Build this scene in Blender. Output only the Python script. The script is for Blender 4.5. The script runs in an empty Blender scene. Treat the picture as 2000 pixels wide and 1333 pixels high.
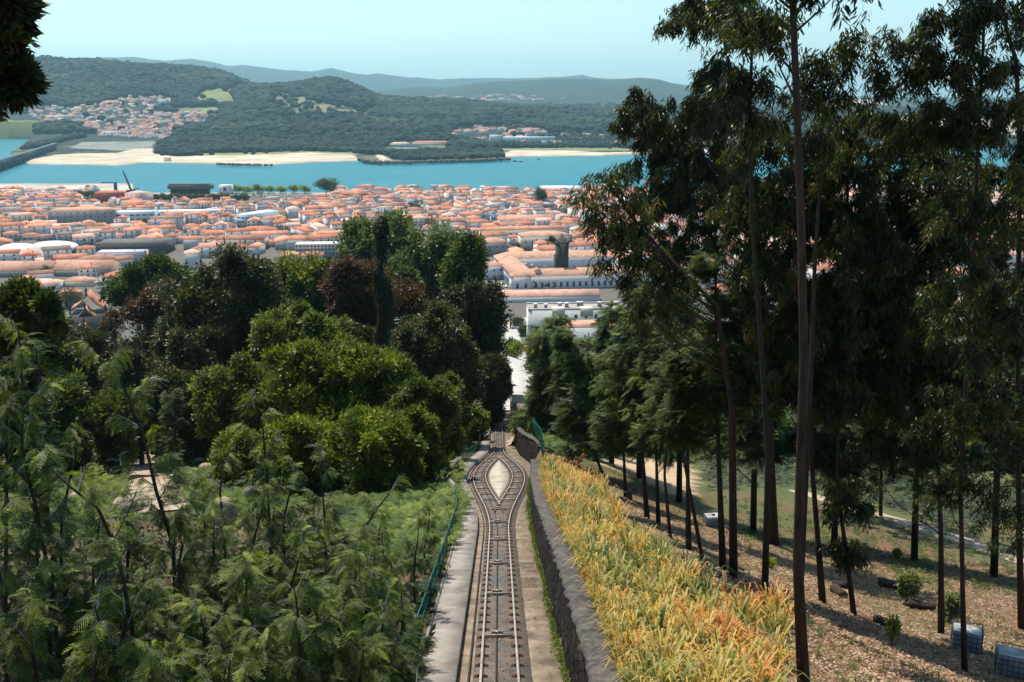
import bpy, math, numpy as np
R = math.radians
rng = np.random.default_rng(7)
scene = bpy.context.scene
COL = scene.collection
F = 1944.0; PIT = R(13.8); CP, SP = math.cos(PIT), math.sin(PIT); CZ = 150.0

# ---------------------------------------------------------------- camera maths
def ray(px, py):
    a = (np.asarray(px, float) - 1000) / F; b = (np.asarray(py, float) - 666.5) / F
    return a, CP - b * SP, -SP - b * CP
def at(px, py, Y):
    a, dy, dz = ray(px, py); t = Y / dy
    return np.array([a * t, Y, CZ + dz * t])
def proj(X, Y, Z):
    X = np.asarray(X, float); Y = np.asarray(Y, float); d = CZ - np.asarray(Z, float)
    dep = np.maximum(Y * CP + d * SP, 1e-3)
    return 1000 + F * X / dep, 666.5 + F * (d * CP - Y * SP) / dep
def inpoly(x, y, P):
    x = np.asarray(x, float); y = np.asarray(y, float); r = np.zeros(x.shape, bool); n = len(P)
    for i in range(n):
        x0, y0 = P[i]; x1, y1 = P[(i + 1) % n]
        if y0 == y1: continue
        r ^= ((y0 > y) != (y1 > y)) & (x < (x1 - x0) * (y - y0) / (y1 - y0) + x0)
    return r
def sm(a, b, x):
    t = np.clip((np.asarray(x, float) - a) / (b - a), 0, 1); return t * t * (3 - 2 * t)
_nz = [(math.cos(k * 2.4 + .3), math.sin(k * 2.4 + .3), 1.0 + .37 * k, k * 1.7) for k in range(7)]
def nz(x, y, s):
    x = np.asarray(x, float) / s; y = np.asarray(y, float) / s; r = 0
    for cx, cy, f, p in _nz: r = r + np.sin((x * cx + y * cy) * f * 2 + p + 1.3 * np.sin((x * cy - y * cx) * f + p)) / f
    return r / 3.2

# ---------------------------------------------------------------- terrain
def xc(y): return -0.0139 * np.asarray(y, float)
def zt(y): return np.interp(y, [-60, 110, 125, 500, 560, 1500, 1560], [159.6, 109.45, 105.6, 26.9, 14.5, 5, 4])
def lens(y): return np.sin(np.pi * np.clip((np.asarray(y, float) - 48.5) / 67., 0, 1)) ** 2
def outer(y): return .5 + 1.7 * lens(y)
def wallW(y): return np.interp(y, [0, 50, 62, 71, 79, 85, 92, 105, 120], [1.85, 1.85, 2.05, 2.4, 2.65, 3.5, 3.5, 2.5, 1.95])
def wallH(y): return np.interp(y, [0, 18, 25, 32, 41, 60, 74, 80, 86, 110, 150, 180, 420, 560], [1.5, 1.6, 1.95, 2.0, 1.85, 1.75, 1.6, 1.6, 2.4, 2.5, 2.0, 1.5, 1., 0])
def walkA(y): return 1.15 + 1.65 * lens(y)
def G_near(x, y):
    x = np.asarray(x, float); y = np.asarray(y, float)
    z = zt(y); o = x - xc(y); w = wallW(y); a = walkA(y)
    s = np.maximum(o - w - .3, 0)
    fade = 1 - sm(300, 560, y)
    zr = z + wallH(y) * sm(.05, .3, o - w) + fade * (-.32 * np.minimum(s, 17) - .12 * np.clip(s - 17, 0, 60)) + fade * .12 * np.minimum(s, 2) * np.exp(-s / 25) * nz(x, y, 2.2)
    sl = np.maximum(-o - a - 1.2, 0)
    zl = z + .3 * sm(0, .3, -o - a) + fade * (-.07 * np.minimum(sl, 60) + np.minimum(sl, 3) * .12 * np.exp(-sl / 14) * nz(x, y, 3.1))
    return np.where(o > 0, zr, zl)
RIDGES = [  # distance, front width, back width, silhouette
 (5200, 1150, 2500, [(-900,150),(-400,125),(0,118),(60,111),(110,111),(140,116),(180,114),(250,119),(330,125),(400,130),(450,142),(490,158),(560,183),(640,200),(760,210)]),
 (4700, 1000, 2000, [(330,225),(420,200),(460,178),(500,162),(560,160),(600,157),(645,152),(665,153),(700,166),(740,184),(790,188),(860,193),(950,199),(1050,206),(1300,218),(1500,230)]),
 (9500, 2500, 3000, [(600,200),(740,179),(790,172),(850,170),(880,171),(930,163),(980,159),(1060,156),(1130,154),(1190,157),(1250,152),(1290,157),(1340,170),(1420,182),(1500,188),(1600,192)]),
 (16000, 3500, 5000, [(-900,150),(0,125),(130,120),(200,114),(270,112),(330,121),(380,115),(420,122),(450,130),(480,128),(560,137),(610,141),(650,133),(690,143),(715,147),(740,144),(800,152),(860,155),(950,153),(1040,153),(1095,151),(1135,147),(1165,153),(1290,160),(1380,172),(1500,180),(1600,187),(1800,190)])]
WATER = [
 [(-900,372),(-900,262),(0,265),(60,268),(86,272),(60,281),(20,300),(40,318),(60,321),(230,324),(290,318),(400,321),(530,322),(600,318),(700,315),(740,320),(780,319),(860,317),(960,314),(990,309),(1010,307),(1100,306),(1180,305),(1260,302),(1400,297),(1500,293),(1700,291),(2000,290),(2900,288),(2900,352),(1500,362),(1330,371),(1200,375),(900,377),(640,376),(440,371),(300,369),(240,366),(0,365)],
 [(1640,190.5),(1640,194),(1735,205),(1700,222),(1735,243),(1800,247),(2000,262),(2900,285),(2900,190.5)]]
SAND = [[(45,325),(60,312),(105,303),(150,300),(230,299),(262,291),(300,290),(300,300),(340,306),(420,304),(520,302),(600,298),(690,302),(705,316),(530,326),(300,322),(150,326)],
 [(975,303),(1000,294),(1100,294),(1180,298),(1300,296),(1420,288),(1450,297),(1200,307),(1000,310)],
 [(728,293),(740,300),(775,318),(745,319),(735,305)],
 [(1700,222),(1722,228),(1800,231),(2000,222),(2200,262),(2000,266),(1800,251),(1735,247)], [(1640,196),(1700,194),(1740,206),(1650,200)]]
MUD = [[(135,290),(160,278),(300,276),(300,289),(250,294)]]
MEADOW = [[(380,300),(430,299),(600,296),(690,298),(700,303),(520,304),(400,306)],[(960,290),(1200,289),(1290,294),(1000,296)],[(320,212),(430,208),(440,222),(380,226)],[(375,195),(395,176),(458,171),(460,205),(400,208)],[(0,235),(120,238),(130,245),(0,247)]]
HEATH = [[(515,205),(530,186),(552,181),(600,191),(660,203),(745,215),(770,223),(650,226),(580,224)]]
def G_far(x, y):
    px, _ = proj(x, y, 20.)
    z = 3.0 + .0012 * np.clip(y - 2400, 0, 4000)
    for d, w1, w2, sil in RIDGES:
        q = np.array(sil, float); sy = np.interp(px, q[:, 0], q[:, 1])
        sy = sy + (nz(px, 0, 37) * .9 + nz(px, 5, 13) * .5)
        a, dy, dz = ray(px, sy); zp = CZ + d * dz / dy
        g = np.exp(-((y - d) / np.where(y < d, w1, w2)) ** 2)
        rough = 1 + .10 * nz(x, y, d * .06) * (1 - g)
        z = np.maximum(z, (zp - (20 if d < 6000 else 0)) * g * rough)
    return z
def in_water(x, y):
    px, py = proj(x, y, 0.); r = np.zeros(np.shape(px), bool)
    for P in WATER: r |= inpoly(px, py, P)
    return r & (np.asarray(y) > 1150)
def G(x, y):
    y = np.asarray(y, float)
    return np.where(y < 1560, G_near(x, y), G_far(x, y))
_YS = np.geomspace(4, 3400, 9000)
def hit(px, py):
    a, dy, dz = ray(px, py)
    X = a / dy * _YS; Z = CZ + dz / dy * _YS
    d = Z - G(X, _YS); i = int(np.argmax(d < 0))
    if i == 0: i = len(_YS) - 1
    t = d[i - 1] / (d[i - 1] - d[i] + 1e-9); Y = _YS[i - 1] + t * (_YS[i] - _YS[i - 1])
    return np.array([a / dy * Y, Y, float(G(a / dy * Y, Y))])
def g1(x, y): return float(G(x, y))

# ---------------------------------------------------------------- object helpers
def mk(name, V, Fc, mat, parent=None, v=None, col=None, smooth=False, midx=None):
    me = bpy.data.meshes.new(name)
    V = np.asarray(V, np.float32).reshape(-1, 3)
    if isinstance(Fc, np.ndarray):
        n = Fc.shape[1]; tot = np.full(len(Fc), n, np.int32); idx = Fc.ravel().astype(np.int32)
    else:
        tot = np.array([len(f) for f in Fc], np.int32); idx = np.fromiter((i for f in Fc for i in f), np.int32)
    st = np.concatenate([[0], np.cumsum(tot)[:-1]]).astype(np.int32)
    me.vertices.add(len(V)); me.vertices.foreach_set('co', V.ravel())
    me.loops.add(len(idx)); me.loops.foreach_set('vertex_index', idx)
    me.polygons.add(len(tot)); me.polygons.foreach_set('loop_start', st); me.polygons.foreach_set('loop_total', tot)
    if v is not None:
        at_ = me.attributes.new('v', 'FLOAT', 'POINT'); at_.data.foreach_set('value', np.asarray(v, np.float32).ravel())
    if col is not None:
        ca = me.attributes.new('col', 'FLOAT_COLOR', 'POINT'); c4 = np.ones((len(V), 4), np.float32); c4[:, :3] = col; ca.data.foreach_set('color', c4.ravel())
    for m in (mat if isinstance(mat, (list, tuple)) else [mat]): me.materials.append(m)
    if midx is not None: me.polygons.foreach_set('material_index', np.asarray(midx, np.int32))
    if smooth: me.polygons.foreach_set('use_smooth', np.ones(len(tot), bool))
    me.update(calc_edges=True)
    o = bpy.data.objects.new(name, me); COL.objects.link(o)
    if parent is not None: o.parent = parent
    return o
def tag(o, label=None, cat=None, group=None, kind=None):
    if label: o['label'] = label
    if cat: o['category'] = cat
    if group: o['group'] = group
    if kind: o['kind'] = kind
    return o
def empty(name, loc, rz=0, label=None, cat=None, group=None):
    o = bpy.data.objects.new(name, None); COL.objects.link(o); o.location = [float(c) for c in loc]; o.rotation_euler = (0, 0, rz)
    o.empty_display_size = .2
    return tag(o, label, cat, group)
class MB:
    def __init__(s): s.V = []; s.F = []; s.M = []; s.v = []
    def add(s, V, Fc, m=0, v=.5):
        o = len(s.V); s.V += [tuple(map(float, p)) for p in V]; s.F += [tuple(o + i for i in f) for f in Fc]; s.M += [m] * len(Fc); s.v += [v] * len(V); return s
    def box(s, x0, x1, y0, y1, z0, z1, m=0, v=.5, rz=0, c=(0, 0, 0)):
        P = [(x, y, z) for z in (z0, z1) for x, y in ((x0, y0), (x1, y0), (x1, y1), (x0, y1))]
        if rz or any(c):
            k, q = math.cos(rz), math.sin(rz); P = [(x * k - y * q + c[0], x * q + y * k + c[1], z + c[2]) for x, y, z in P]
        return s.add(P, [(3, 2, 1, 0), (4, 5, 6, 7), (0, 1, 5, 4), (1, 2, 6, 5), (2, 3, 7, 6), (3, 0, 4, 7)], m, v)
    def tube(s, pts, rad, n=7, m=0, cap=True, v=.5):
        P = np.array(pts, float); k = len(P); r = np.broadcast_to(np.asarray(rad, float), (k,))
        T = np.gradient(P, axis=0); T /= np.linalg.norm(T, axis=1)[:, None] + 1e-9
        ref = np.array([0, 0, 1.]) if abs(T[0, 2]) < .8 else np.array([1., 0, 0])
        V = []
        for i in range(k):
            a = np.cross(T[i], ref); a /= np.linalg.norm(a) + 1e-9; b = np.cross(T[i], a)
            for j in range(n):
                t = 2 * math.pi * j / n; V.append(P[i] + r[i] * (a * math.cos(t) + b * math.sin(t)))
        Fc = [(i * n + j, i * n + (j + 1) % n, (i + 1) * n + (j + 1) % n, (i + 1) * n + j) for i in range(k - 1) for j in range(n)]
        if cap: Fc += [tuple(range(n))[::-1], tuple((k - 1) * n + j for j in range(n))]
        return s.add(V, Fc, m, v)
    def build(s, name, mat, parent=None, smooth=False):
        return mk(name, s.V, s.F, mat, parent, v=s.v, midx=s.M, smooth=smooth)
def sweep(name, ys, left, right, zlo, zhi, mat, parent=None, smooth=False):
    """a box profile swept down the line: offsets and heights are functions of y"""
    ys = np.asarray(ys, float); n = len(ys); L = left(ys) + xc(ys); Rr = right(ys) + xc(ys); a = zlo(ys); b = zhi(ys)
    V = np.stack([np.stack([L, ys, a], 1), np.stack([L, ys, b], 1), np.stack([Rr, ys, b], 1), np.stack([Rr, ys, a], 1)], 1).reshape(-1, 3)
    Fc = []
    for i in range(n - 1):
        for j in range(4):
            k = (j + 1) % 4; Fc.append((i * 4 + j, i * 4 + k, i * 4 + 4 + k, i * 4 + 4 + j))
    Fc += [(0, 3, 2, 1), ((n - 1) * 4, (n - 1) * 4 + 1, (n - 1) * 4 + 2, (n - 1) * 4 + 3)]
    return mk(name, V, Fc, mat, parent, smooth=smooth)

# ---------------------------------------------------------------- materials
def newmat(name):
    m = bpy.data.materials.new(name); m.use_nodes = True; nt = m.node_tree; nt.nodes.clear()
    return m, nt, nt.nodes, nt.links
def c4(c): return (c[0], c[1], c[2], 1)
def surf(name, c1, c2=None, scale=3., rough=.8, bump=0., bscale=None, attr=None, attr_amt=.35, c3=None, scale3=.3, spec=.3, metal=0., stretch=None, lo=.35, hi=.65, vmix=None):
    m, nt, N, L = newmat(name)
    out = N.new('ShaderNodeOutputMaterial'); b = N.new('ShaderNodeBsdfPrincipled'); L.new(b.outputs[0], out.inputs[0])
    b.inputs['Roughness'].default_value = rough; b.inputs['Specular IOR Level'].default_value = spec; b.inputs['Metallic'].default_value = metal
    tc = N.new('ShaderNodeNewGeometry'); src = tc.outputs['Position']
    if stretch:
        mp = N.new('ShaderNodeMapping'); mp.inputs['Scale'].default_value = stretch; L.new(src, mp.inputs[0]); src = mp.outputs[0]
    def noise(sc, det=4):
        n = N.new('ShaderNodeTexNoise'); n.inputs['Scale'].default_value = sc; n.inputs['Detail'].default_value = det; n.inputs['Roughness'].default_value = .6; L.new(src, n.inputs['Vector']); return n
    def rng_(o, a, c):
        r = N.new('ShaderNodeMapRange'); r.inputs[1].default_value = a; r.inputs[2].default_value = c; L.new(o, r.inputs[0]); return r.outputs[0]
    def mix(f, A, B):
        x = N.new('ShaderNodeMix'); x.data_type = 'RGBA'
        if isinstance(f, float): x.inputs[0].default_value = f
        else: L.new(f, x.inputs[0])
        for s_, i in ((A, 6), (B, 7)):
            if isinstance(s_, tuple): x.inputs[i].default_value = s_
            else: L.new(s_, x.inputs[i])
        return x.outputs[2]
    col = c4(c1)
    if attr == 'col':
        a = N.new('ShaderNodeAttribute'); a.attribute_name = 'col'; col = a.outputs['Color']
    if vmix is not None:
        a = N.new('ShaderNodeAttribute'); a.attribute_name = 'v'; cr = N.new('ShaderNodeValToRGB'); e = cr.color_ramp.elements
        while len(e) > 1: e.remove(e[0])
        e[0].position = 0; e[0].color = c4(vmix[0])
        for i, c in enumerate(vmix[1:]): k = e.new((i + 1) / (len(vmix) - 1)); k.color = c4(c)
        L.new(a.outputs['Fac'], cr.inputs[0]); col = cr.outputs[0]
    if c2 is not None:
        f = rng_(noise(scale).outputs[0], lo, hi)
        if attr == 'col' or vmix is not None:
            mu = N.new('ShaderNodeMix'); mu.data_type = 'RGBA'; mu.blend_type = 'MULTIPLY'; mu.inputs[0].default_value = 1.
            L.new(col, mu.inputs[6]); x = mix(f, c4(c1), c4(c2)); L.new(x, mu.inputs[7]); col = mu.outputs[2]
        else: col = mix(f, col, c4(c2))
    if c3 is not None:
        col = mix(rng_(noise(scale3, 3).outputs[0], .5, .7), col, c4(c3))
    if isinstance(col, tuple): b.inputs['Base Color'].default_value = col
    else: L.new(col, b.inputs['Base Color'])
    if bump:
        bp = N.new('ShaderNodeBump'); bp.inputs['Strength'].default_value = .8; bp.inputs['Distance'].default_value = bump
        L.new(noise(bscale or scale * 2, 5).outputs[0], bp.inputs['Height']); L.new(bp.outputs[0], b.inputs['Normal'])
    return m
def leafmat(name, cols, trans=.35, rough=.5, spec=.3, tcol=(1.5, 1.7, .6)):
    m, nt, N, L = newmat(name)
    out = N.new('ShaderNodeOutputMaterial'); b = N.new('ShaderNodeBsdfPrincipled'); t = N.new('ShaderNodeBsdfTranslucent'); mx = N.new('ShaderNodeMixShader'); mx.inputs[0].default_value = trans
    b.inputs['Roughness'].default_value = rough; b.inputs['Specular IOR Level'].default_value = spec
    a = N.new('ShaderNodeAttribute'); a.attribute_name = 'v'; cr = N.new('ShaderNodeValToRGB'); e = cr.color_ramp.elements
    while len(e) > 1: e.remove(e[0])
    e[0].position = 0; e[0].color = c4(cols[0])
    for i, c in enumerate(cols[1:]):
        k = e.new((i + 1) / (len(cols) - 1)); k.color = c4(c)
    L.new(a.outputs['Fac'], cr.inputs[0]); L.new(cr.outputs[0], b.inputs['Base Color'])
    mu = N.new('ShaderNodeMix'); mu.data_type = 'RGBA'; mu.blend_type = 'MULTIPLY'; mu.inputs[0].default_value = 1.; L.new(cr.outputs[0], mu.inputs[6]); mu.inputs[7].default_value = c4(tcol); L.new(mu.outputs[2], t.inputs[0])
    L.new(b.outputs[0], mx.inputs[1]); L.new(t.outputs[0], mx.inputs[2]); L.new(mx.outputs[0], out.inputs[0])
    return m
def stonemat():
    m, nt, N, L = newmat('stone_wall'); out = N.new('ShaderNodeOutputMaterial'); b = N.new('ShaderNodeBsdfPrincipled'); L.new(b.outputs[0], out.inputs[0]); b.inputs['Roughness'].default_value = .95; b.inputs['Specular IOR Level'].default_value = .15
    g = N.new('ShaderNodeNewGeometry'); mp = N.new('ShaderNodeMapping'); mp.inputs['Scale'].default_value = (1, 1.6, 2.6); L.new(g.outputs['Position'], mp.inputs[0])
    v = N.new('ShaderNodeTexVoronoi'); v.feature = 'DISTANCE_TO_EDGE'; v.inputs['Scale'].default_value = 1.3; L.new(mp.outputs[0], v.inputs['Vector'])
    v2 = N.new('ShaderNodeTexVoronoi'); v2.inputs['Scale'].default_value = 1.3; L.new(mp.outputs[0], v2.inputs['Vector'])
    n = N.new('ShaderNodeTexNoise'); n.inputs['Scale'].default_value = 1.1; n.inputs['Detail'].default_value = 6; mp2 = N.new('ShaderNodeMapping'); mp2.inputs['Scale'].default_value = (1, 1.8, .35); L.new(g.outputs['Position'], mp2.inputs[0]); L.new(mp2.outputs[0], n.inputs['Vector'])
    r = N.new('ShaderNodeMapRange'); r.inputs[1].default_value = .0; r.inputs[2].default_value = .07; L.new(v.outputs['Distance'], r.inputs[0])
    sx = N.new('ShaderNodeSeparateColor'); L.new(v2.outputs['Color'], sx.inputs[0])
    a = N.new('ShaderNodeMix'); a.data_type = 'RGBA'; L.new(sx.outputs[0], a.inputs[0]); a.inputs[6].default_value = (.015, .012, .01, 1); a.inputs[7].default_value = (.05, .04, .032, 1)
    r2 = N.new('ShaderNodeMapRange'); r2.inputs[1].default_value = .42; r2.inputs[2].default_value = .62; L.new(n.outputs[0], r2.inputs[0])
    c = N.new('ShaderNodeMix'); c.data_type = 'RGBA'; L.new(r2.outputs[0], c.inputs[0]); L.new(a.outputs[2], c.inputs[6]); c.inputs[7].default_value = (.014, .012, .011, 1)
    d = N.new('ShaderNodeMix'); d.data_type = 'RGBA'; L.new(r.outputs[0], d.inputs[0]); d.inputs[6].default_value = (.012, .01, .009, 1); L.new(c.outputs[2], d.inputs[7]); L.new(d.outputs[2], b.inputs['Base Color'])
    bp = N.new('ShaderNodeBump'); bp.inputs['Distance'].default_value = .12; L.new(r.outputs[0], bp.inputs['Height']); L.new(bp.outputs[0], b.inputs['Normal']); return m
M = {}
M['hill'] = surf('hillside_soil', (.9, .9, .9), (1.25, 1.15, 1.0), 2.5, .95, .12, 9, attr='col')
M['far'] = surf('far_land', (.75, .75, .75), (1.3, 1.3, 1.3), .012, .95, 0, attr='col')
M['concrete'] = surf('old_concrete', (.17, .13, .09), (.3, .24, .175), 1.3, .9, .02, 14, c3=(.10, .075, .055), scale3=.7)
M['walk'] = surf('walkway_concrete', (.2, .18, .155), (.29, .26, .225), 1.1, .9, .01, 14, c3=(.13, .11, .09), scale3=.6)
M['bed'] = surf('track_bed', (.075, .06, .048), (.15, .12, .095), 1.4, .9, .03, 16, c3=(.085, .085, .085), scale3=.5)
M['pale'] = surf('pale_slab', (.33, .29, .23), (.46, .42, .35), 2, .9, .02, 12, c3=(.2, .17, .12), scale3=.9)
M['steel'] = surf('rail_steel', (.26, .22, .2), (.4, .36, .33), 3, .5, 0, metal=.2, spec=.5)
M['rust'] = surf('rust', (.075, .03, .017), (.15, .065, .035), 8, .9)
M['cable'] = surf('cable_dark', (.03, .028, .026), None, rough=.6)
M['roller'] = surf('roller_worn', (.22, .19, .17), (.38, .34, .3), 9, .5, metal=.3)
M['stone'] = stonemat()
M['cope'] = surf('wall_coping', (.045, .04, .034), (.12, .105, .09), 4.5, .95, .1, 7, c3=(.035, .03, .028), scale3=1.3)
M['green'] = surf('green_paint', (.008, .09, .065), (.012, .13, .09), 4, .5)
M['sand'] = surf('sand_path', (.3, .235, .17), (.38, .3, .22), 2, .95, .03, 9, c3=(.2, .15, .1), scale3=.6)
M['bark_e'] = surf('eucalyptus_bark', (.03, .018, .012), (.085, .046, .03), 2.5, .9, .03, 9, stretch=(3, 3, .5), c3=(.035, .03, .027), scale3=1.0)
M['bark_g'] = surf('grey_bark', (.05, .045, .04), (.1, .09, .08), 2.5, .9, .02, 9, stretch=(3, 3, .5))
M['bark_d'] = surf('dark_bark', (.03, .02, .015), (.06, .042, .03), 4, .95, .03, 12, stretch=(3, 3, .6))
M['bark_p'] = surf('pale_twig', (.2, .22, .2), (.3, .33, .3), 4, .8)
M['water'] = surf('river_water', (.001, .115, .15), (.002, .16, .19), .006, .35, .2, .25, spec=.1, stretch=(1, 3, 1), lo=.3, hi=.7)
M['road'] = surf('pale_road', (.36, .34, .31), (.44, .42, .38), .5, .9)
M['asph'] = surf('asphalt', (.07, .07, .07), (.1, .1, .1), .5, .9)
M['wall'] = surf('painted_wall', (1, 1, 1), (.86, .86, .86), .35, .85, vmix=[(.62, .62, .6), (.66, .6, .48), (.4, .4, .42), (.52, .58, .62), (.66, .66, .66), (.6, .48, .42), (.58, .58, .57), (.42, .12, .1), (.6, .55, .6)])
M['roof'] = surf('clay_tile_roof', (.72, .7, .7), (1.15, 1.1, 1.08), .16, .85, .05, 2.5, vmix=[(.33, .16, .10), (.50, .20, .11), (.60, .28, .17), (.44, .16, .08), (.64, .42, .32), (.22, .16, .135)])
M['oldroof'] = surf('weathered_tile_roof', (.38, .2, .13), (.52, .31, .21), .5, .9, .05, 2.5, c3=(.27, .16, .11), scale3=.12)
M['window'] = surf('window_glass', (.05, .06, .075), None, rough=.25, spec=.5)
M['frame'] = surf('window_frame', (.35, .34, .33), None, rough=.7)
M['white'] = surf('white_render', (.62, .62, .6), (.7, .7, .68), .4, .8)
M['cream'] = surf('cream_render', (.6, .54, .42), (.66, .6, .48), .4, .8)
M['pinkw'] = surf('pink_render', (.62, .45, .42), (.68, .52, .48), .3, .8)
M['bluew'] = surf('pale_blue_render', (.38, .52, .58), (.44, .58, .64), .3, .8)
M['lilac'] = surf('lilac_render', (.46, .42, .5), (.52, .48, .55), .3, .8)
M['redw'] = surf('red_render', (.36, .06, .05), (.42, .08, .06), .3, .8)
M['greyw'] = surf('grey_render', (.27, .26, .25), (.34, .33, .32), .3, .85)
M['darkc'] = surf('dark_cladding', (.07, .065, .06), (.11, .1, .095), .3, .8)
M['granite'] = surf('dark_granite', (.03, .028, .027), (.075, .07, .066), .5, .9, .1, 1.5)
M['flatroof'] = surf('flat_roof', (.26, .22, .2), (.34, .3, .27), .2, .9)
M['whiteroof'] = surf('white_roof', (.7, .7, .7), (.78, .78, .78), .1, .6)
M['truss'] = surf('bridge_iron', (.03, .07, .075), (.04, .09, .095), .1, .7)
M['blue'] = surf('blue_steel', (.02, .1, .22), None, rough=.5)
M['black'] = surf('black_steel', (.02, .022, .025), None, rough=.5)
M['rock'] = surf('dark_rock', (.06, .052, .045), (.16, .135, .11), .15, .95, .5, .3)
M['plastic'] = surf('tank_plastic', (.2, .22, .23), (.42, .43, .42), 2, .5)
M['cage'] = surf('tank_cage', (.1, .105, .11), None, rough=.5, metal=.3)
M['wood'] = surf('cut_wood', (.32, .22, .14), (.42, .3, .2), 9, .9)
M['orange'] = surf('amber_paint', (.5, .2, .02), None, rough=.5)
M['carb'] = surf('car_blue', (.02, .12, .32), None, rough=.3)
M['carw'] = surf('car_white', (.7, .7, .7), None, rough=.3)
M['tyre'] = surf('tyre', (.02, .02, .02), None)
M['redp'] = surf('red_plastic', (.3, .04, .03), None, rough=.5)
M['boulder'] = surf('garden_stone', (.22, .17, .13), (.38, .31, .25), 3, .95, .08, 5)
M['skin'] = surf('clothes', (.5, .4, .35), None)

# leaves: dark to bright
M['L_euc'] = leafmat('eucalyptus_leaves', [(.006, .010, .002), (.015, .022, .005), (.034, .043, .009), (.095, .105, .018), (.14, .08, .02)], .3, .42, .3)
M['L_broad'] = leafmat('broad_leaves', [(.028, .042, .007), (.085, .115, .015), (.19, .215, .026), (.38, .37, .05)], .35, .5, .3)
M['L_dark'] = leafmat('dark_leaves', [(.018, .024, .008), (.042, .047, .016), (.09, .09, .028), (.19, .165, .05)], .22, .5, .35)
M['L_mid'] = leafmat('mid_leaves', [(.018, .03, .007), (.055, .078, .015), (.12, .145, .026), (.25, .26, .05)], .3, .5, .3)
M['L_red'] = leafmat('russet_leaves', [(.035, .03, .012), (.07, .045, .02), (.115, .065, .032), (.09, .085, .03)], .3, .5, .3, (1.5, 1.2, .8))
M['L_grey'] = leafmat('grey_green_leaves', [(.045, .062, .025), (.10, .125, .05), (.19, .21, .09), (.3, .31, .15)], .25, .5, .3)
M['L_con'] = leafmat('conifer_needles', [(.012, .024, .006), (.038, .06, .012), (.10, .135, .028), (.24, .27, .06)], .2, .6, .2)
M['L_aca'] = leafmat('acacia_fronds', [(.010, .020, .004), (.04, .066, .012), (.13, .17, .026), (.36, .38, .06)], .4, .5, .25)
M['L_fern'] = leafmat('bracken', [(.018, .034, .006), (.055, .09, .013), (.12, .165, .022), (.25, .28, .04)], .3, .6, .2)
M['L_grass'] = leafmat('strap_grass', [(.05, .11, .025), (.13, .18, .04), (.36, .30, .08), (.58, .38, .09), (.50, .20, .05)], .35, .5, .3, (1.2, 1.2, .7))
M['L_litter'] = leafmat('litter', [(.07, .034, .018), (.16, .088, .05), (.28, .175, .105), (.46, .34, .23)], .1, .8, .2, (1, 1, 1))
M['L_far'] = surf('far_crowns', (.8, .8, .8), (1.2, 1.2, 1.2), .05, .95, vmix=[(.002, .009, .008), (.005, .017, .012), (.012, .029, .015), (.045, .06, .022)])
M['flower'] = surf('white_flowers', (.7, .68, .6), None)
# ---------------------------------------------------------------- foliage
def unit(n):
    d = rng.normal(size=(n, 3)); return d / np.linalg.norm(d, axis=1)[:, None]
def T_broad(nl=10, w=.42, spread=1.0, up=.3):
    V = []; Fc = []
    for k in range(nl):
        d = unit(1)[0]; d[2] += up; d /= np.linalg.norm(d)
        s = np.cross(d, unit(1)[0]); s /= np.linalg.norm(s); n = np.cross(d, s)
        b = d * rng.uniform(.1, spread); l = rng.uniform(.7, 1.1)
        o = len(V); V += [b, b + d * l * .5 + s * w * l * .5 + n * .06, b + d * l, b + d * l * .5 - s * w * l * .5 + n * .06]; Fc += [(o, o + 1, o + 2), (o, o + 2, o + 3)]
    return np.array(V), np.array(Fc)
def T_euc(nl=11):
    V = []; Fc = []
    for k in range(nl):
        t = k / nl; az = rng.uniform(0, 6.28)
        b = np.array([math.cos(az) * .25 * rng.random(), math.sin(az) * .25 * rng.random(), -.9 * t + .45 + rng.normal() * .1])
        d = np.array([math.cos(az) * .55, math.sin(az) * .55, -rng.uniform(.35, 1.2)]); d /= np.linalg.norm(d)
        s = np.cross(d, unit(1)[0]); s /= np.linalg.norm(s); c = np.cross(d, s)
        l = rng.uniform(.45, .8); w = .055
        q = c * l * .12
        o = len(V); V += [b, b + d * l * .33 + s * w + q, b + d * l * .33 - s * w + q, b + d * l * .7 + s * w * .7 + q, b + d * l * .7 - s * w * .7 + q, b + d * l]
        Fc += [(o, o + 1, o + 2), (o + 1, o + 3, o + 4), (o + 1, o + 4, o + 2), (o + 3, o + 5, o + 4)]
    return np.array(V), np.array(Fc)
def T_con(nl=26):
    """flat feathery spray: a drooping axis with short side shoots"""
    V = []; Fc = []
    for k in range(nl):
        t = (k // 2 + .5) / (nl / 2); sd = 1 if k % 2 else -1
        b = np.array([t, 0, -.25 * t * t]); l = (1 - t * .75) * .45 * rng.uniform(.7, 1.2)
        d = np.array([.75, sd * .75, -.15 + rng.normal() * .2]); d /= np.linalg.norm(d); w = .035
        o = len(V); V += [b + np.array([-w, 0, 0]), b + np.array([w, 0, 0]), b + d * l]; Fc += [(o, o + 1, o + 2)]
    return np.array(V), np.array(Fc)
def T_feather(np_=10):
    """acacia leaf: midrib with paired narrow leaflets"""
    V = []; Fc = []
    for k in range(np_):
        t = (k + .6) / np_; b = np.array([t, 0, .12 * math.sin(t * 3.1) - .1 * t])
        l = .21 * math.sin(math.pi * min(1, .3 + t * .7)) + .05
        for sd in (-1, 1):
            d = np.array([.72, sd * .69, -.02 + rng.normal() * .12]); w = .028
            o = len(V); V += [b + np.array([-w, 0, 0]), b + np.array([w, 0, 0]), b + d * l + np.array([w * .6, 0, 0]), b + d * l - np.array([w * .6, 0, 0])]; Fc += [(o, o + 1, o + 2), (o, o + 2, o + 3)]
    return np.array(V), np.array(Fc)
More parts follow.
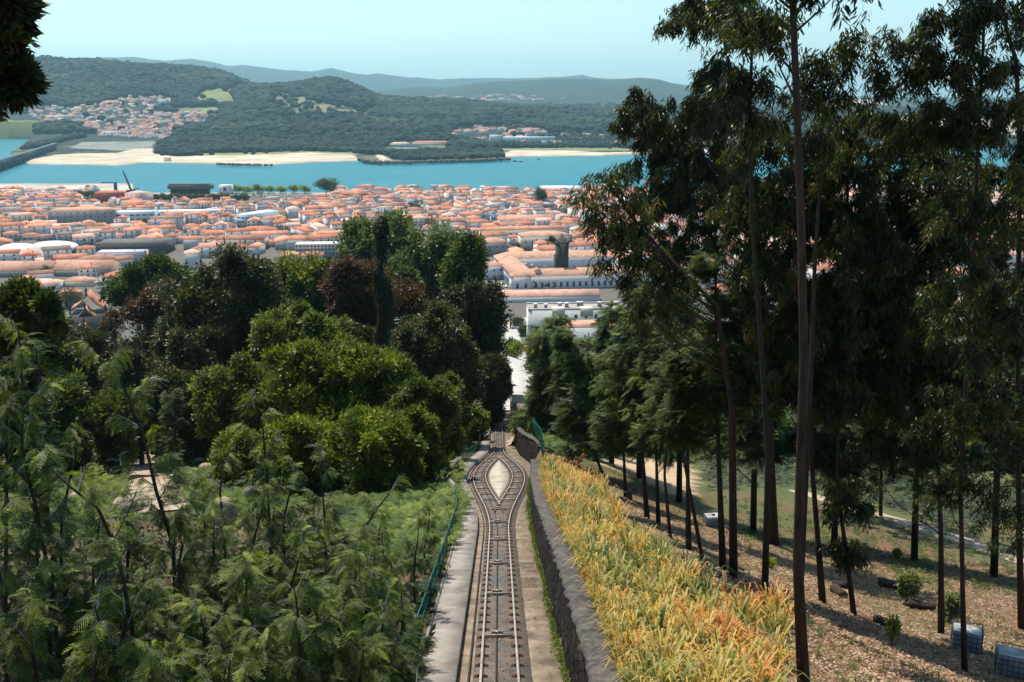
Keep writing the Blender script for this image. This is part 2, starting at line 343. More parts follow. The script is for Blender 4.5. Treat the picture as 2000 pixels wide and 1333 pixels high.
def T_grass(nb=14):
    V = []; Fc = []
    for k in range(nb):
        az = rng.uniform(0, 6.28); le = rng.uniform(.5, 1.05); w = .018; lean = rng.uniform(.15, .75)
        h = np.array([math.cos(az), math.sin(az), 0]); s = np.array([-h[1], h[0], 0]) * w; b = h * rng.uniform(0, .14)
        p = [b, b + h * lean * le * .25 + np.array([0, 0, .5 * le]), b + h * lean * le * .65 + np.array([0, 0, .78 * le]), b + h * lean * le * 1.15 + np.array([0, 0, (.95 - lean * .6) * le])]
        o = len(V); V += [p[0] - s, p[0] + s, p[1] - s, p[1] + s, p[2] - s * .8, p[2] + s * .8, p[3]]
        Fc += [(o, o + 1, o + 3), (o, o + 3, o + 2), (o + 2, o + 3, o + 5), (o + 2, o + 5, o + 4), (o + 4, o + 5, o + 6)]
    return np.array(V), np.array(Fc)
def T_fern(nf=6):
    V = []; Fc = []
    for f in range(nf):
        az = rng.uniform(0, 6.28); h = np.array([math.cos(az), math.sin(az), 0]); s = np.array([-h[1], h[0], 0]); L_ = rng.uniform(.7, 1.1)
        for k in range(9):
            t = .25 + .75 * k / 9; p = h * L_ * t * .8 + np.array([0, 0, L_ * (.9 * t - .62 * t * t) + .05]); l = .36 * (1.15 - t) * L_
            for sd in (-1, 1):
                w = h * .032; e = p + s * sd * l + h * l * .35 - np.array([0, 0, .06]); o = len(V); V += [p - w, p + w, e]; Fc.append((o, o + 1, o + 2))
    return np.array(V), np.array(Fc)
TB = [T_broad() for _ in range(6)]; TE = [T_euc() for _ in range(6)]; TCN = [T_con() for _ in range(4)]; TF = [T_feather() for _ in range(3)]; TG = [T_grass() for _ in range(6)]; TFN = [T_fern() for _ in range(4)]
def rotm(az, el, roll):
    ca, sa, ce, se, cr, sr = np.cos(az), np.sin(az), np.cos(el), np.sin(el), np.cos(roll), np.sin(roll); z = np.zeros_like(az); o = z + 1
    Rz = np.stack([ca, -sa, z, sa, ca, z, z, z, o], -1).reshape(-1, 3, 3)
    Ry = np.stack([ce, z, -se, z, o, z, se, z, ce], -1).reshape(-1, 3, 3)
    Rx = np.stack([o, z, z, z, cr, -sr, z, sr, cr], -1).reshape(-1, 3, 3)
    return Rz @ Ry @ Rx
def scatter(T, P, S, az=None, el=None, roll=None, v=None):
    P = np.asarray(P, float); n = len(P); S = np.broadcast_to(np.asarray(S, float), (n,))
    az = rng.uniform(0, 6.28, n) if az is None else az; el = np.zeros(n) if el is None else el; roll = np.zeros(n) if roll is None else roll
    v = rng.random(n) if v is None else v
    Rm = rotm(az, el, roll); which = rng.integers(0, len(T), n); VV = []; FF = []; vv = []; off = 0
    for k, (tv, tf) in enumerate(T):
        i = np.where(which == k)[0]
        if not len(i): continue
        W = np.einsum('nij,tj->nti', Rm[i], tv) * S[i, None, None] + P[i, None, :]
        m = len(tv); FF.append((tf[None] + (np.arange(len(i)) * m)[:, None, None]).reshape(-1, 3) + off); VV.append(W.reshape(-1, 3)); vv.append(np.repeat(v[i], m)); off += len(i) * m
    return np.concatenate(VV), np.concatenate(FF), np.concatenate(vv)
def join(parts):
    V = []; Fc = []; v = []; o = 0
    for a, b, c in parts: V.append(a); Fc.append(b + o); v.append(c); o += len(a)
    return np.concatenate(V), np.concatenate(Fc), np.concatenate(v)
def clump_points(blobs, n, sub=.3, hollow=.35, squash=1., flat=False, loose=.12, strand=0.):
    """blobs: (centre, radii). Points gathered in sub-clumps near each blob's surface, with gaps between them"""
    vol = np.array([np.prod(r) ** (2 / 3) for _, r in blobs]); P = []; val = []; C = []
    for (c, r), w in zip(blobs, vol / vol.sum()):
        m = max(8, int(n * w)); c = np.array(c, float); r = np.array(r, float)
        K = max(10, int(30 * (.3 / sub) ** 2)) if not strand else int(np.clip(m / 22, 14, 160)); sd = unit(K); sd[:, 2] = np.where(sd[:, 2] < -.45, -sd[:, 2], sd[:, 2])
        sc = c + sd * r * (rng.uniform(hollow, 1.02, (K, 1)) if not strand else rng.random((K, 1)) ** .45 * 1.12); sr = sub * rng.uniform(.45, 1.45, (K, 1)) * r; sv = rng.normal(0, .13, K)
        i = rng.integers(0, K, m); q = unit(m) * (rng.random((m, 1)) ** .4)
        if flat: q[:, 2] *= .4
        pp = sc[i] + q * sr[i]
        if strand:
            sdir = sd * [1, 1, .3] + rng.normal(0, .35, (K, 3)); sdir[:, 2] -= rng.uniform(.4, 1.3, K); sdir /= np.linalg.norm(sdir, axis=1)[:, None]; ln = strand * rng.uniform(.5, 1.6, K)
            t_ = rng.random(m); pp = sc[i] + sdir[i] * (t_ * ln[i])[:, None] + rng.normal(0, .2, (m, 3)) * strand * (.35 + .5 * t_[:, None])
        u_ = rng.random(m) < loose; pp[u_] = c + (unit(m) * rng.uniform(.3, 1.05, (m, 1)) * r)[u_]; P.append(pp); val.append(np.clip(.42 + sv[i] + rng.normal(0, .17, m), 0, 1)); C.append(sc)
    return np.concatenate(P), np.concatenate(val), np.concatenate(C)
def limbs(mb, trunk, centres, r0, nmax=14, rt=.012):
    T_ = np.array(trunk, float)
    idx = rng.permutation(len(centres))[:nmax]
    for i in idx:
        c = centres[i]; below = T_[T_[:, 2] < c[2] - .1]
        k = min(len(T_) - 1, max(0, len(below) - 1)); zf = max(T_[0, 2] + .5 * (c[2] - T_[0, 2]), c[2] - rng.uniform(.5, 1.3) * np.linalg.norm(c[:2] - T_[k, :2]) - .3)
        s = np.array([np.interp(zf, T_[:, 2], T_[:, j]) for j in range(3)]); m_ = (s + c) / 2; m_[2] -= .08 * np.linalg.norm(c - s); m_ += rng.normal(0, .04, 3) * np.linalg.norm(c - s)
        mb.tube([s, m_, c], [r0 * .24, r0 * .14, rt * .7], 5)
def tree(name, label, cat, base, trunk, r0, r1, blobs, n, size, mat, T=TB, bark='bark_d', group=None, sub=.3, hollow=.35, nl=14, flat=False, el=None, vshift=0., core=.12, sides=8, flare=1.25, loose=.12, strand=0.):
    root = empty(name, base, 0, label, cat, group); B = np.array(base, float)
    P, v, C = clump_points(blobs, n, sub, hollow, flat=flat, loose=loose, strand=strand)
    s = size * rng.uniform(.7, 1.3, len(P)); m = len(P)
    kw = {}
    if el == 'droop': # conifer: sprays point outward and droop
        cc = np.mean([b[0] for b in blobs], axis=0); kw = dict(az=np.arctan2(P[:, 1] - cc[1], P[:, 0] - cc[0]) + rng.normal(0, .6, m), el=rng.uniform(-.5, .35, m), roll=rng.normal(0, .5, m))
    elif el == 'up': kw = dict(roll=rng.normal(0, .5, m))
    elif el == 'hang': kw = dict(el=rng.normal(0, .2, m), roll=rng.normal(0, .2, m))
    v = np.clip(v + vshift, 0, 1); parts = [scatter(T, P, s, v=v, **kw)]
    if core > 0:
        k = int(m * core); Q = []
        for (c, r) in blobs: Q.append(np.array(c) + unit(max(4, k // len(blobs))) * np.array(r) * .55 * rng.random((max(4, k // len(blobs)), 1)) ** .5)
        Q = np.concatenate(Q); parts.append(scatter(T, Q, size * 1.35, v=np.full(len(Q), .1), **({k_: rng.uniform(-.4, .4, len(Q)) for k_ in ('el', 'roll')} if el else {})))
    V, Fc, vv = join(parts)
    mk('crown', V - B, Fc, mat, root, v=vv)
    T_ = np.array(trunk, float); mb = MB(); k = len(T_); rad = np.linspace(r0, r1, k); rad[0] *= flare
    mb.tube(T_ - B, rad, sides); limbs(mb, T_ - B, C - B, max(r0, r1), nl)
    mb.build('trunk', M[bark], root, smooth=True)
    return root
def bloblist(Y, L, dY=None):
    """L: (px, py, rx_px, rz_px[, Y offset]) -> ellipsoids at distance Y"""
    o = []
    for q in L:
        y = Y + (q[4] if len(q) > 4 else 0); c = at(q[0], q[1], y); s = (c[1] * CP + (CZ - c[2]) * SP) / F
        rx, rz = q[2] * s, q[3] * s; o.append((c, (rx, min(rx, rz * 1.3), rz)))
    return o
def trunkline(Y, pts, base=None, wob=.0):
    P = [at(x, y, Y) for x, y in pts]
    if base is None:
        p = P[0]; base = np.array([p[0], p[1], g1(p[0], p[1])])
        if base[2] < p[2] - .3: P = [base] + P
    else: P = [base] + P
    return P
def pxm(Y, py=666): # metres per photo pixel at distance Y
    a, dy, dz = ray(1000, py); return Y / dy / F
# ================================================================ SETTING
def struct(o): return tag(o, kind='structure')
def grid(name, Xg, Yg, Zg, mat, colf):
    a, b = Xg.shape; V = np.stack([Xg, Yg, Zg], -1).reshape(-1, 3)
    i = (np.arange(a - 1)[:, None] * b + np.arange(b - 1)[None]).ravel(); Fc = np.stack([i, i + 1, i + b + 1, i + b], 1)
    return struct(mk(name, V, Fc, mat, col=colf(Xg, Yg, Zg).reshape(-1, 3), smooth=True))
# hillside and town ground: columns follow the railway so the cutting keeps crisp edges
ys = np.unique(np.concatenate([np.arange(-30, 130, .8), np.arange(130, 560, 5), np.arange(560, 1571, 12)]))
sr = np.concatenate([[.0, .05, .12, .2, .3, .5, .9, 1.4], np.arange(2, 12, .55), np.geomspace(12, 1500, 60)])
sl = np.concatenate([[.0, .1, .3, 1.1, 1.3, 1.7], np.arange(2.2, 14, .8), np.geomspace(14.5, 1500, 60)])
Yg = np.repeat(ys[:, None], len(sr) + len(sl), 1); w = wallW(ys)[:, None]; a = walkA(ys)[:, None]
Og = np.concatenate([(-(a + sl[None]))[:, ::-1], w + sr[None]], 1); Xg = xc(ys)[:, None] + Og
Zg = G_near(Xg, Yg) - np.where((Og < w + .01) & (Og > -a - .35), .15, 0)
Zg = np.where(Yg > 1530, Zg - (Yg - 1530) * .35, Zg)
CLEAR = [(1165,905),(1200,893),(1330,895),(1360,930),(1350,975),(1300,962),(1240,930)]
def col_hill(X, Y, Z):
    n = nz(X, Y, 3.5); n2 = nz(X, Y, 9); px, py = proj(X, Y, Z); o = X - xc(Y)
    soil = np.array([.14, .08, .05]); gr = np.array([.07, .10, .03]); sand = np.array([.42, .31, .21]); low = np.array([.045, .06, .022]); town = np.array([.1, .095, .085])
    k = np.clip(.5 + n * .9 + n2 * .7, 0, 1)[..., None]; k2 = np.clip(.1 + sm(70, 120, Y)[..., None] * .7 + k * .25, 0, 1); c = soil * (1 - .6 * k) + gr * .6 * k; c = np.where((o > 0)[..., None], c * (1 - k2) + gr * k2 * .8, c)
    c = np.where((o < 0)[..., None], soil * .8 * (1 - k * .5) + low * k * .5, c)
    c = np.where(((o < 0) & (Y > 40))[..., None], low * .7 + c * .3, c)
    c = np.where((inpoly(px, py, CLEAR) & (o > 0))[..., None], sand * (1 - .25 * k) + gr * .25 * k, c)
    f = sm(480, 560, Y)[..., None]; return c * (1 - f) + town * f
grid('hillside', Xg, Yg, Zg, M['hill'], col_hill)
# land across the river, hills, coast: one sheet to the horizon
pyr = np.arange(334, 214, -.55); yb = []
for p in pyr:
    _, dy, dz = ray(1000, p); yb.append(-148 * dy / dz)
Yf = np.unique(np.concatenate([[1540, 1700, 1900, 2000], yb, np.geomspace(2400, 40000, 330)]))
pxs = np.arange(-500, 2500, 5.); Uf = (pxs - 1000) / F * .975
Yg = np.repeat(Yf[:, None], len(pxs), 1); Xg = Yg * Uf[None]; Zg = G_far(Xg, Yg)
wt = in_water(Xg, Yg); Zg = np.where(wt & (Zg < 60), -4., Zg)
Zg = np.where(Yg < 1600, -1, Zg)
def col_far(X, Y, Z):
    px, py = proj(X, Y, Z); n = nz(X, Y, 260); c = np.empty(X.shape + (3,))
    fr = np.array([.006, .017, .012]); me = np.array([.15, .165, .06]); k = np.clip(.5 + n, 0, 1)[..., None]
    c[:] = fr * (1 - k * .3) + np.array([.03, .05, .02]) * k * .3
    flat = (Z < 12) & (Y < 4200); c = np.where(flat[..., None] & (nz(X, Y, 90) > .12)[..., None], me * .55 + fr * .4, c)
    c = np.where((Y < 1780)[..., None], np.array([.38, .35, .3]), c)
    for P in MEADOW: c = np.where(inpoly(px, py, P)[..., None], me, c)
    for P in HEATH: c = np.where((inpoly(px, py, P) & (nz(X, Y, 60) > -.25))[..., None], np.array([.14, .13, .07]), c)
    for P in MUD: c = np.where(inpoly(px, py, P)[..., None], np.array([.17, .18, .155]), c)
    for P in SAND: c = np.where(inpoly(px, py, P)[..., None], np.array([.44, .37, .27]) * (1 + .1 * n[..., None]), c)
    c = np.where(((Y > 9000) & (nz(X, Y, 420) > .42) & (Z < 60))[..., None], np.array([.2, .19, .15]), c)
    return c
grid('terrain', Xg, Yg, Zg, M['far'], col_far)
struct(mk('water', [(-60000, 1545, 0), (60000, 1545, 0), (60000, 60000, 0), (-60000, 60000, 0)], [(0, 1, 2, 3)], M['water']))
# quay edge along the near bank
mb = MB(); mb.box(-1300, 1500, 1536, 1560, -4, 4.6); struct(mb.build('quay', M['pale']))
# haze
m, nt, N, L = newmat('haze_air'); out = N.new('ShaderNodeOutputMaterial'); pv = N.new('ShaderNodeVolumePrincipled')
pv.inputs['Color'].default_value = (.46, .85, 1.0, 1); pv.inputs['Density'].default_value = 4.6e-5; pv.inputs['Anisotropy'].default_value = .25
L.new(pv.outputs[0], out.inputs['Volume'])
mb = MB(); mb.box(-45000, 45000, -400, 32000, -8, 1100); hz = mb.build('haze', m); tag(hz, kind='stuff')
# sun, sky, camera
SAZ, SEL = R(-32), R(62)
sd = np.array([math.sin(SAZ) * math.cos(SEL), math.cos(SAZ) * math.cos(SEL), math.sin(SEL)])
from mathutils import Vector
ld = bpy.data.lights.new('sun', 'SUN'); ld.energy = 5.0; ld.angle = R(.5); ld.color = (1, .92, .8)
lo = bpy.data.objects.new('sun', ld); COL.objects.link(lo); lo.location = (0, 0, 400); lo.rotation_euler = Vector(sd).to_track_quat('Z', 'Y').to_euler()
W = bpy.data.worlds.new('World'); scene.world = W; W.use_nodes = True; nt = W.node_tree; N = nt.nodes; L = nt.links; N.clear()
wo = N.new('ShaderNodeOutputWorld'); bg = N.new('ShaderNodeBackground'); sk = N.new('ShaderNodeTexSky'); sk.sky_type = 'NISHITA'; sk.sun_disc = False
sk.sun_elevation = SEL; sk.sun_rotation = SAZ; sk.altitude = 150; sk.air_density = 1.0; sk.dust_density = 1.3; sk.ozone_density = 1.5
mu = N.new('ShaderNodeMix'); mu.data_type = 'RGBA'; mu.blend_type = 'MULTIPLY'; mu.inputs[0].default_value = 1.; mu.inputs[7].default_value = (.84, .97, .98, 1)
L.new(sk.outputs[0], mu.inputs[6]); L.new(mu.outputs[2], bg.inputs[0]); bg.inputs[1].default_value = .135; L.new(bg.outputs[0], wo.inputs[0])
cd = bpy.data.cameras.new('camera'); cam = bpy.data.objects.new('camera', cd); COL.objects.link(cam); scene.camera = cam
cam.location = (0, 0, CZ); cam.rotation_euler = (R(90) - PIT, 0, 0); cd.sensor_width = 36; cd.lens = 36 * F / 2000; cd.clip_start = .1; cd.clip_end = 90000
vs = scene.view_settings; vs.view_transform = 'Standard'; vs.look = 'None'; vs.exposure = 0.5; vs.gamma = 1; vs.use_curve_mapping = False
cy = scene.cycles; cy.max_bounces = 6; cy.diffuse_bounces = 2; cy.glossy_bounces = 2; cy.transmission_bounces = 2; cy.volume_bounces = 0; cy.transparent_max_bounces = 4
cy.sample_clamp_indirect = 4; cy.use_denoising = True; cy.caustics_reflective = False; cy.caustics_refractive = False
try: cy.denoiser = 'OPENIMAGEDENOISE'
except Exception: pass

# ================================================================ RAILWAY
yr = np.arange(2, 420, 1.0)
bedL = lambda y: -(walkA(y) - .1); bedR = lambda y: wallW(y) + .1
struct(sweep('apron', yr, lambda y: -(walkA(y) - .02), lambda y: wallW(y) + .06, lambda y: zt(y) - .5, lambda y: zt(y) - .03, M['concrete']))
struct(sweep('track_bed', yr, lambda y: -(outer(y) + .22), lambda y: outer(y) + .36, lambda y: zt(y) - .3, lambda y: zt(y) + .02, M['bed']))
struct(sweep('walkway', yr, lambda y: -(walkA(y) + 1.08), lambda y: -walkA(y), lambda y: zt(y) - .6, lambda y: zt(y) + .34, M['walk']))
# pale lens of concrete between the two tracks of the passing loop
yi = np.linspace(64.6, 99.4, 40); inn = lambda y: np.maximum(outer(y) - 1.04 - .32, 0.01)
struct(sweep('loop_island', yi, lambda y: -inn(y), inn, lambda y: zt(y) - .2, lambda y: zt(y) + .035, M['pale']))
rail_root = empty('funicular_track', (0, 20, 140), 0, 'rusty metre-gauge funicular track running downhill and splitting into a passing loop', 'railway track')
RB = np.array([0, 20, 140.])
def railsweep(name, yy, fo, w=.07, h=.13, mat='steel', lift=.02):
    o = sweep(name, yy, lambda y: fo(y) - w / 2, lambda y: fo(y) + w / 2, lambda y: zt(y) + lift, lambda y: zt(y) + lift + h, M[mat], None)
    o.data.transform(__import__('mathutils').Matrix.Translation((-RB[0], -RB[1], -RB[2]))); o.parent = rail_root; return o
yR = np.concatenate([np.arange(2, 50, 2.), np.arange(50, 112, .5), np.arange(112, 400, 4.)])
railsweep('rail', yR, lambda y: -outer(y)); railsweep('rail', yR, lambda y: outer(y))
yl = np.arange(60.5, 103.6, .5)
fi = lambda y: outer(y) - 1.04
railsweep('rail', yl, lambda y: -fi(y)); railsweep('rail', yl, fi)
for s in (-1, 1): # wing rails at both crossings
    railsweep('guard_rail', np.linspace(57., 62, 8), lambda y, s=s: s * (.26 - .03 * (y - 57.)), .05, .1, 'rust')
railsweep('cable_duct', yR, lambda y: -(outer(y) + .33), .05, .08, 'cable', .0)
cab = railsweep('cable', yR[yR < 390], lambda y: -.1 - lens(y) * 1.4, .035, .03, 'cable', .12)
clips = []
for y in np.arange(9, 175, .98):
    offs = [-float(outer(y)), float(outer(y))]
    if 61.5 < y < 102.5: offs += [-float(fi(y)), float(fi(y))]
    for o in offs: clips.append((float(xc(y)) + o, y, float(zt(y)) + .02))
mb = MB()
for s in (-1, 1):
    mb.box(s * .11 - .075, s * .11 + .075, -.055, .055, 0, .03); mb.box(s * .075 - .035, s * .075 + .035, -.04, .04, .03, .085); mb.box(s * .15 - .02, s * .15 + .02, -.02, .02, .03, .06)
proto = mb.build('rail_clip', M['rust'], rail_root)
near = [c for c in clips if c[1] > 20]; near.sort(key=lambda c: c[1])
for i, c in enumerate(near[:100]):
    o = proto if i == 0 else proto.copy()
    if i: COL.objects.link(o)
    o.parent = rail_root; o.location = [c[0] - RB[0], c[1] - RB[1], c[2] - RB[2]]; o.rotation_euler = (-math.atan(.295), 0, 0)
Vp = np.array(mb.V); Fp = mb.F; mb2 = MB()
for c in near[100:]: mb2.add(Vp + np.array(c) - RB, Fp)
tag(mb2.build('rail_clips', M['rust'], rail_root), kind='stuff')
tv = MB()
for w in (-.09, .09): tv.box(-.62, .62, w - .03, w + .03, .03, .11)
for x in (-.62, .54): tv.box(x, x + .08, -.16, .16, .02, .09)
rv = MB()
rv.tube([(-.30, 0, .15), (.12, 0, .15)], [.05, .05], 10)
for x in (-.3, -.2, -.04, .12): rv.box(x - .012, x + .012, -.085, .085, .06, .225)
def tie(y, cx, wid=1.0, roller=True):
    o = tv.build('cross_tie', M['roller'], rail_root) if not tie.p else tie.p.copy()
    if tie.p: COL.objects.link(o); o.parent = rail_root
    else: tie.p = o
    o.location = (cx - RB[0], y - RB[1], float(zt(y)) + .02 - RB[2]); o.rotation_euler = (-math.atan(.295), 0, 0); o.scale = (wid, 1, 1)
    if roller:
        r = rv.build('roller', M['roller'], o) if not tie.r else tie.r.copy()
        if tie.r: COL.objects.link(r); r.parent = o
        else: tie.r = r
tie.p = None; tie.r = None
for y in (15.6, 21.7, 27.8, 33.8, 39.9, 46.4, 52.7, 58.5): tie(y, float(xc(y)), .82)
for y in (63.5, 67, 71, 75.5, 80, 85, 91, 97, 103):
    for s in (-1, 1): tie(y, float(xc(y)) + s * (float(outer(y)) - .52), .84, s < 0 and y < 70)
for y in range(108, 172, 6): tie(y, float(xc(y)), .8)
# moss strip at the foot of the wall
P = []; 
yy = rng.uniform(12, 80, 2600); P = np.stack([xc(yy) + wallW(yy) - .03 - np.abs(rng.normal(0, .07, 2600)) * (1.2 + nz(yy, 0, 4)), yy, zt(yy) - .02], 1)
V, Fc, v = scatter(TB, P, rng.uniform(.04, .1, len(P))); tag(mk('moss', V, Fc, M['L_fern'], v=v), 'green weeds sprouting along the foot of the stone wall', 'weeds', kind='stuff')
P = np.stack([rng.normal(0, .75, 1500), rng.uniform(12, 60, 1500)], 1); P = np.stack([xc(P[:, 1]) + P[:, 0] + .3, P[:, 1], zt(P[:, 1]) + .05], 1)
V, Fc, v = scatter(TB, P, rng.uniform(.02, .06, len(P)), v=rng.random(len(P)) * .8 + .2); tag(mk('fallen_leaves', V, Fc, M['L_litter'], v=v), 'dry leaves scattered over the track bed', 'fallen leaves', kind='stuff')

# ================================================================ WALLS, FENCE
def stone_wall(name, label, y0, y1, hf):
    yy = np.arange(y0, y1 + .01, .45); n = len(yy); b = (float(xc(yy[0]) + wallW(yy[0])), yy[0], float(zt(yy[0])))
    root = empty(name, b, 0, label, 'stone wall'); B = np.array(b)
    for part, z0f, z1f, ex, mat in (('wall_face', -.3, 0., 0, 'stone'), ('coping', 0., .14, .07, 'cope')):
        V = []; Fc = []; rows = [0, .2, .4, .6, .8, 1.] if part == 'wall_face' else [0, .35, .7, 1.]
        for i, y in enumerate(yy):
            H = float(hf(y)); x0 = float(xc(y) + wallW(y))
            if part == 'wall_face':
                ring = [(x0 + .0 + .12 * t + .10 * float(nz(y * 3, t * 7, 1.3)) + .05 * float(nz(y * 9, t * 17, 1.7)), -.3 + (H + .3) * t) for t in rows] + [(x0 + .62, H), (x0 + .62, -.3)]
            else:
                j = .07 * float(nz(y * 2, 3, 1.0)) + .04 * math.sin(y * 5.1); cw = .62
                ring = [(x0 + .05 + j, H - .02), (x0 + .02 + j, H + .08), (x0 + .12 + j, H + .17), (x0 + .12 + cw * .45, H + .22 + j), (x0 + .05 + cw, H + .13), (x0 + .1 + cw, H - .02)]
            V += [(x - B[0], y - B[1], float(zt(y)) + z - B[2]) for x, z in ring]; m = len(ring)
        for i in range(n - 1):
            for j in range(m): k = (j + 1) % m; Fc.append((i * m + j, i * m + m + j, i * m + m + k, i * m + k))
        Fc += [tuple(range(m)), tuple((n - 1) * m + j for j in range(m))[::-1]]
        mk(part, V, Fc, M[mat], root, smooth=True)
    return root
stone_wall('retaining_wall', 'tall dark stone retaining wall with grey coping below the yellow grass', 4, 79, lambda y: wallH(y))
stone_wall('retaining_wall', 'farther stone wall with rounded grey coping beyond the passing loop', 86.5, 330, lambda y: wallH(y) + .1)
def fence(name, label, pts, h, rail='green', post_every=2.6, mesh=True, lean=0):
    P = np.array(pts, float); b = P[0]; root = empty(name, b, 0, label, 'fence')
    d = np.concatenate([[0], np.cumsum(np.linalg.norm(np.diff(P, axis=0), axis=1))]); tot = d[-1]
    f = lambda s: np.array([np.interp(s, d, P[:, j]) for j in range(3)]) - b
    ss = np.linspace(0, tot, max(3, int(tot / 1.0))); q = [f(s) + np.array([0, 0, h]) for s in ss]
    mb = MB(); mb.tube(q, .02, 6); mb.build('top_rail', M[rail], root)
    mb = MB(); mb.tube([p - np.array([0, 0, h * .48]) for p in q], .018, 5); mb.build('middle_rail', M[rail], root)
    k = int(tot / post_every)
    pm = MB(); pm.tube([(0, 0, -.2), (0, 0, h + .02)], .03, 6); pr = None
    for i in range(k + 1):
        o = pm.build('post', M[rail], root) if pr is None else pr.copy()
        if pr is not None: COL.objects.link(o); o.parent = root
        pr = o; o.location = f(min(i * post_every, tot))
    if mesh:
        mb = MB(); step = .16 if tot < 90 else .3; s = 0.
        while s < tot - step:
            a_, c_ = f(s), f(s + step * 2 if s + step * 2 < tot else tot)
            for A, Bq in (((a_), (c_)), ((c_), (a_))):
                p0 = A + np.array([0, 0, .03]); p1 = Bq + np.array([0, 0, h - .03]); mb.add([p0, p0 + np.array([.004, 0, 0]), p1 + np.array([.004, 0, 0]), p1], [(0, 1, 2, 3)])
                mb.add([p0, p0 + np.array([0, .006, 0]), p1 + np.array([0, .006, 0]), p1], [(0, 1, 2, 3)])
            s += step
        mb.build('wire_mesh', M[rail], root)
    return root
yy = np.arange(6, 62, 1.2)
fence('mesh_fence', 'green wire mesh fence with tubular rail along the left of the walkway', [(float(xc(y) - walkA(y) - 1.2), y, float(zt(y)) + .28) for y in yy], 1.0)
yy = np.arange(62, 84, 1.2)
mb = MB(); V = []
struct_parapet = empty('curved_parapet', (float(xc(62) - walkA(62) - 1.1), 62, float(zt(62)) + .3), 0, 'low curved concrete parapet bulging around the passing loop', 'parapet'); B = np.array(struct_parapet.location)
Vv = []; Ff = []
bul = lambda y: .55 * math.sin(math.pi * (y - 66) / 24) if 66 < y < 90 else 0
yp = np.arange(64, 92, 1.)
for y in yp:
    x = float(xc(y) - walkA(y) - 1.1) - bul(y); z = float(zt(y)) + .3
    Vv += [(x - .2 - B[0], y - B[1], z - 1.2 - B[2]), (x - .2 - B[0], y - B[1], z + .75 - B[2]), (x - B[0], y - B[1], z + .75 - B[2]), (x - B[0], y - B[1], z - 1.2 - B[2])]
for i in range(len(yp) - 1):
    for j in range(4): k = (j + 1) % 4; Ff.append((i * 4 + j, i * 4 + k, i * 4 + 4 + k, i * 4 + 4 + j))
Ff += [(0, 3, 2, 1), tuple(len(Vv) - 4 + j for j in range(4))]
mk('parapet_wall', Vv, Ff, M['walk'], struct_parapet)
yy = np.arange(92, 150, 1.5)
fence('mesh_fence', 'green wire mesh fence beside the upper end of the walkway past the loop', [(float(xc(y) - walkA(y) - 1.25), y, float(zt(y)) + .28) for y in yy], 1.0)
q = [hit(1062, 905), hit(1057, 880), hit(1046, 862), hit(1040, 848)]
fence('mesh_fence', 'tall green mesh fence curving behind the end of the farther stone wall', q, 2.0, post_every=2.0)
q = [hit(1062, 890), hit(1120, 880), hit(1190, 884)]
fence('mesh_fence', 'dark green wire fence running right below the conifers', q, 1.3, post_every=3.0, mesh=False)
# dry stalks sticking out over the wall are part of the grass; draped dirt paths
def drape(name, pts, wid, mat, lift=.05):
    P = [hit(x, y)[:2] for x, y in pts]; P = np.array(P); d = np.concatenate([[0], np.cumsum(np.linalg.norm(np.diff(P, axis=0), axis=1))])
    s = np.linspace(0, d[-1], int(d[-1] / .8) + 3); Q = np.stack([np.interp(s, d, P[:, 0]), np.interp(s, d, P[:, 1])], 1); T_ = np.gradient(Q, axis=0); T_ /= np.linalg.norm(T_, axis=1)[:, None]; Nn = np.stack([-T_[:, 1], T_[:, 0]], 1)
    ww = np.interp(s / d[-1], np.linspace(0, 1, len(wid)), wid); k = 7; V = []
    for j in range(k):
        t = j / (k - 1) - .5; q_ = Q + Nn * (ww * (t + (.0 if 0 < j < k - 1 else .06 * np.sign(t)) * np.sin(s * 1.3 + j)))[:, None]; V.append(np.stack([q_[:, 0], q_[:, 1], G(q_[:, 0], q_[:, 1]) + (lift if 0 < j < k - 1 else -.06)], 1))
    V = np.stack(V, 1).reshape(-1, 3); n = len(s); Fc = [(i * k + j, i * k + j + 1, i * k + k + j + 1, i * k + k + j) for i in range(n - 1) for j in range(k - 1)]
    return struct(mk(name, V, Fc, mat, smooth=True)), Q, Nn, ww
_, PQ, PN, PW = drape('dirt_path', [(330, 1000), (312, 960), (288, 925), (278, 890), (275, 862), (290, 838), (320, 826)], [5.2, 5, 5, 5, 4, 3.5], M['sand'], .12)
drape('dirt_road', [(1560, 960), (1640, 983), (1720, 1008), (1800, 1032), (1900, 1062), (2020, 1105)], [3.2, 3.4, 3.4, 3.2, 3], M['sand'], .1)
drape('access_road', [(1012, 726), (1012, 700), (1006, 672), (1000, 645), (1008, 628), (1030, 622)], [9, 9, 8, 7, 9, 9], M['road'], .25)
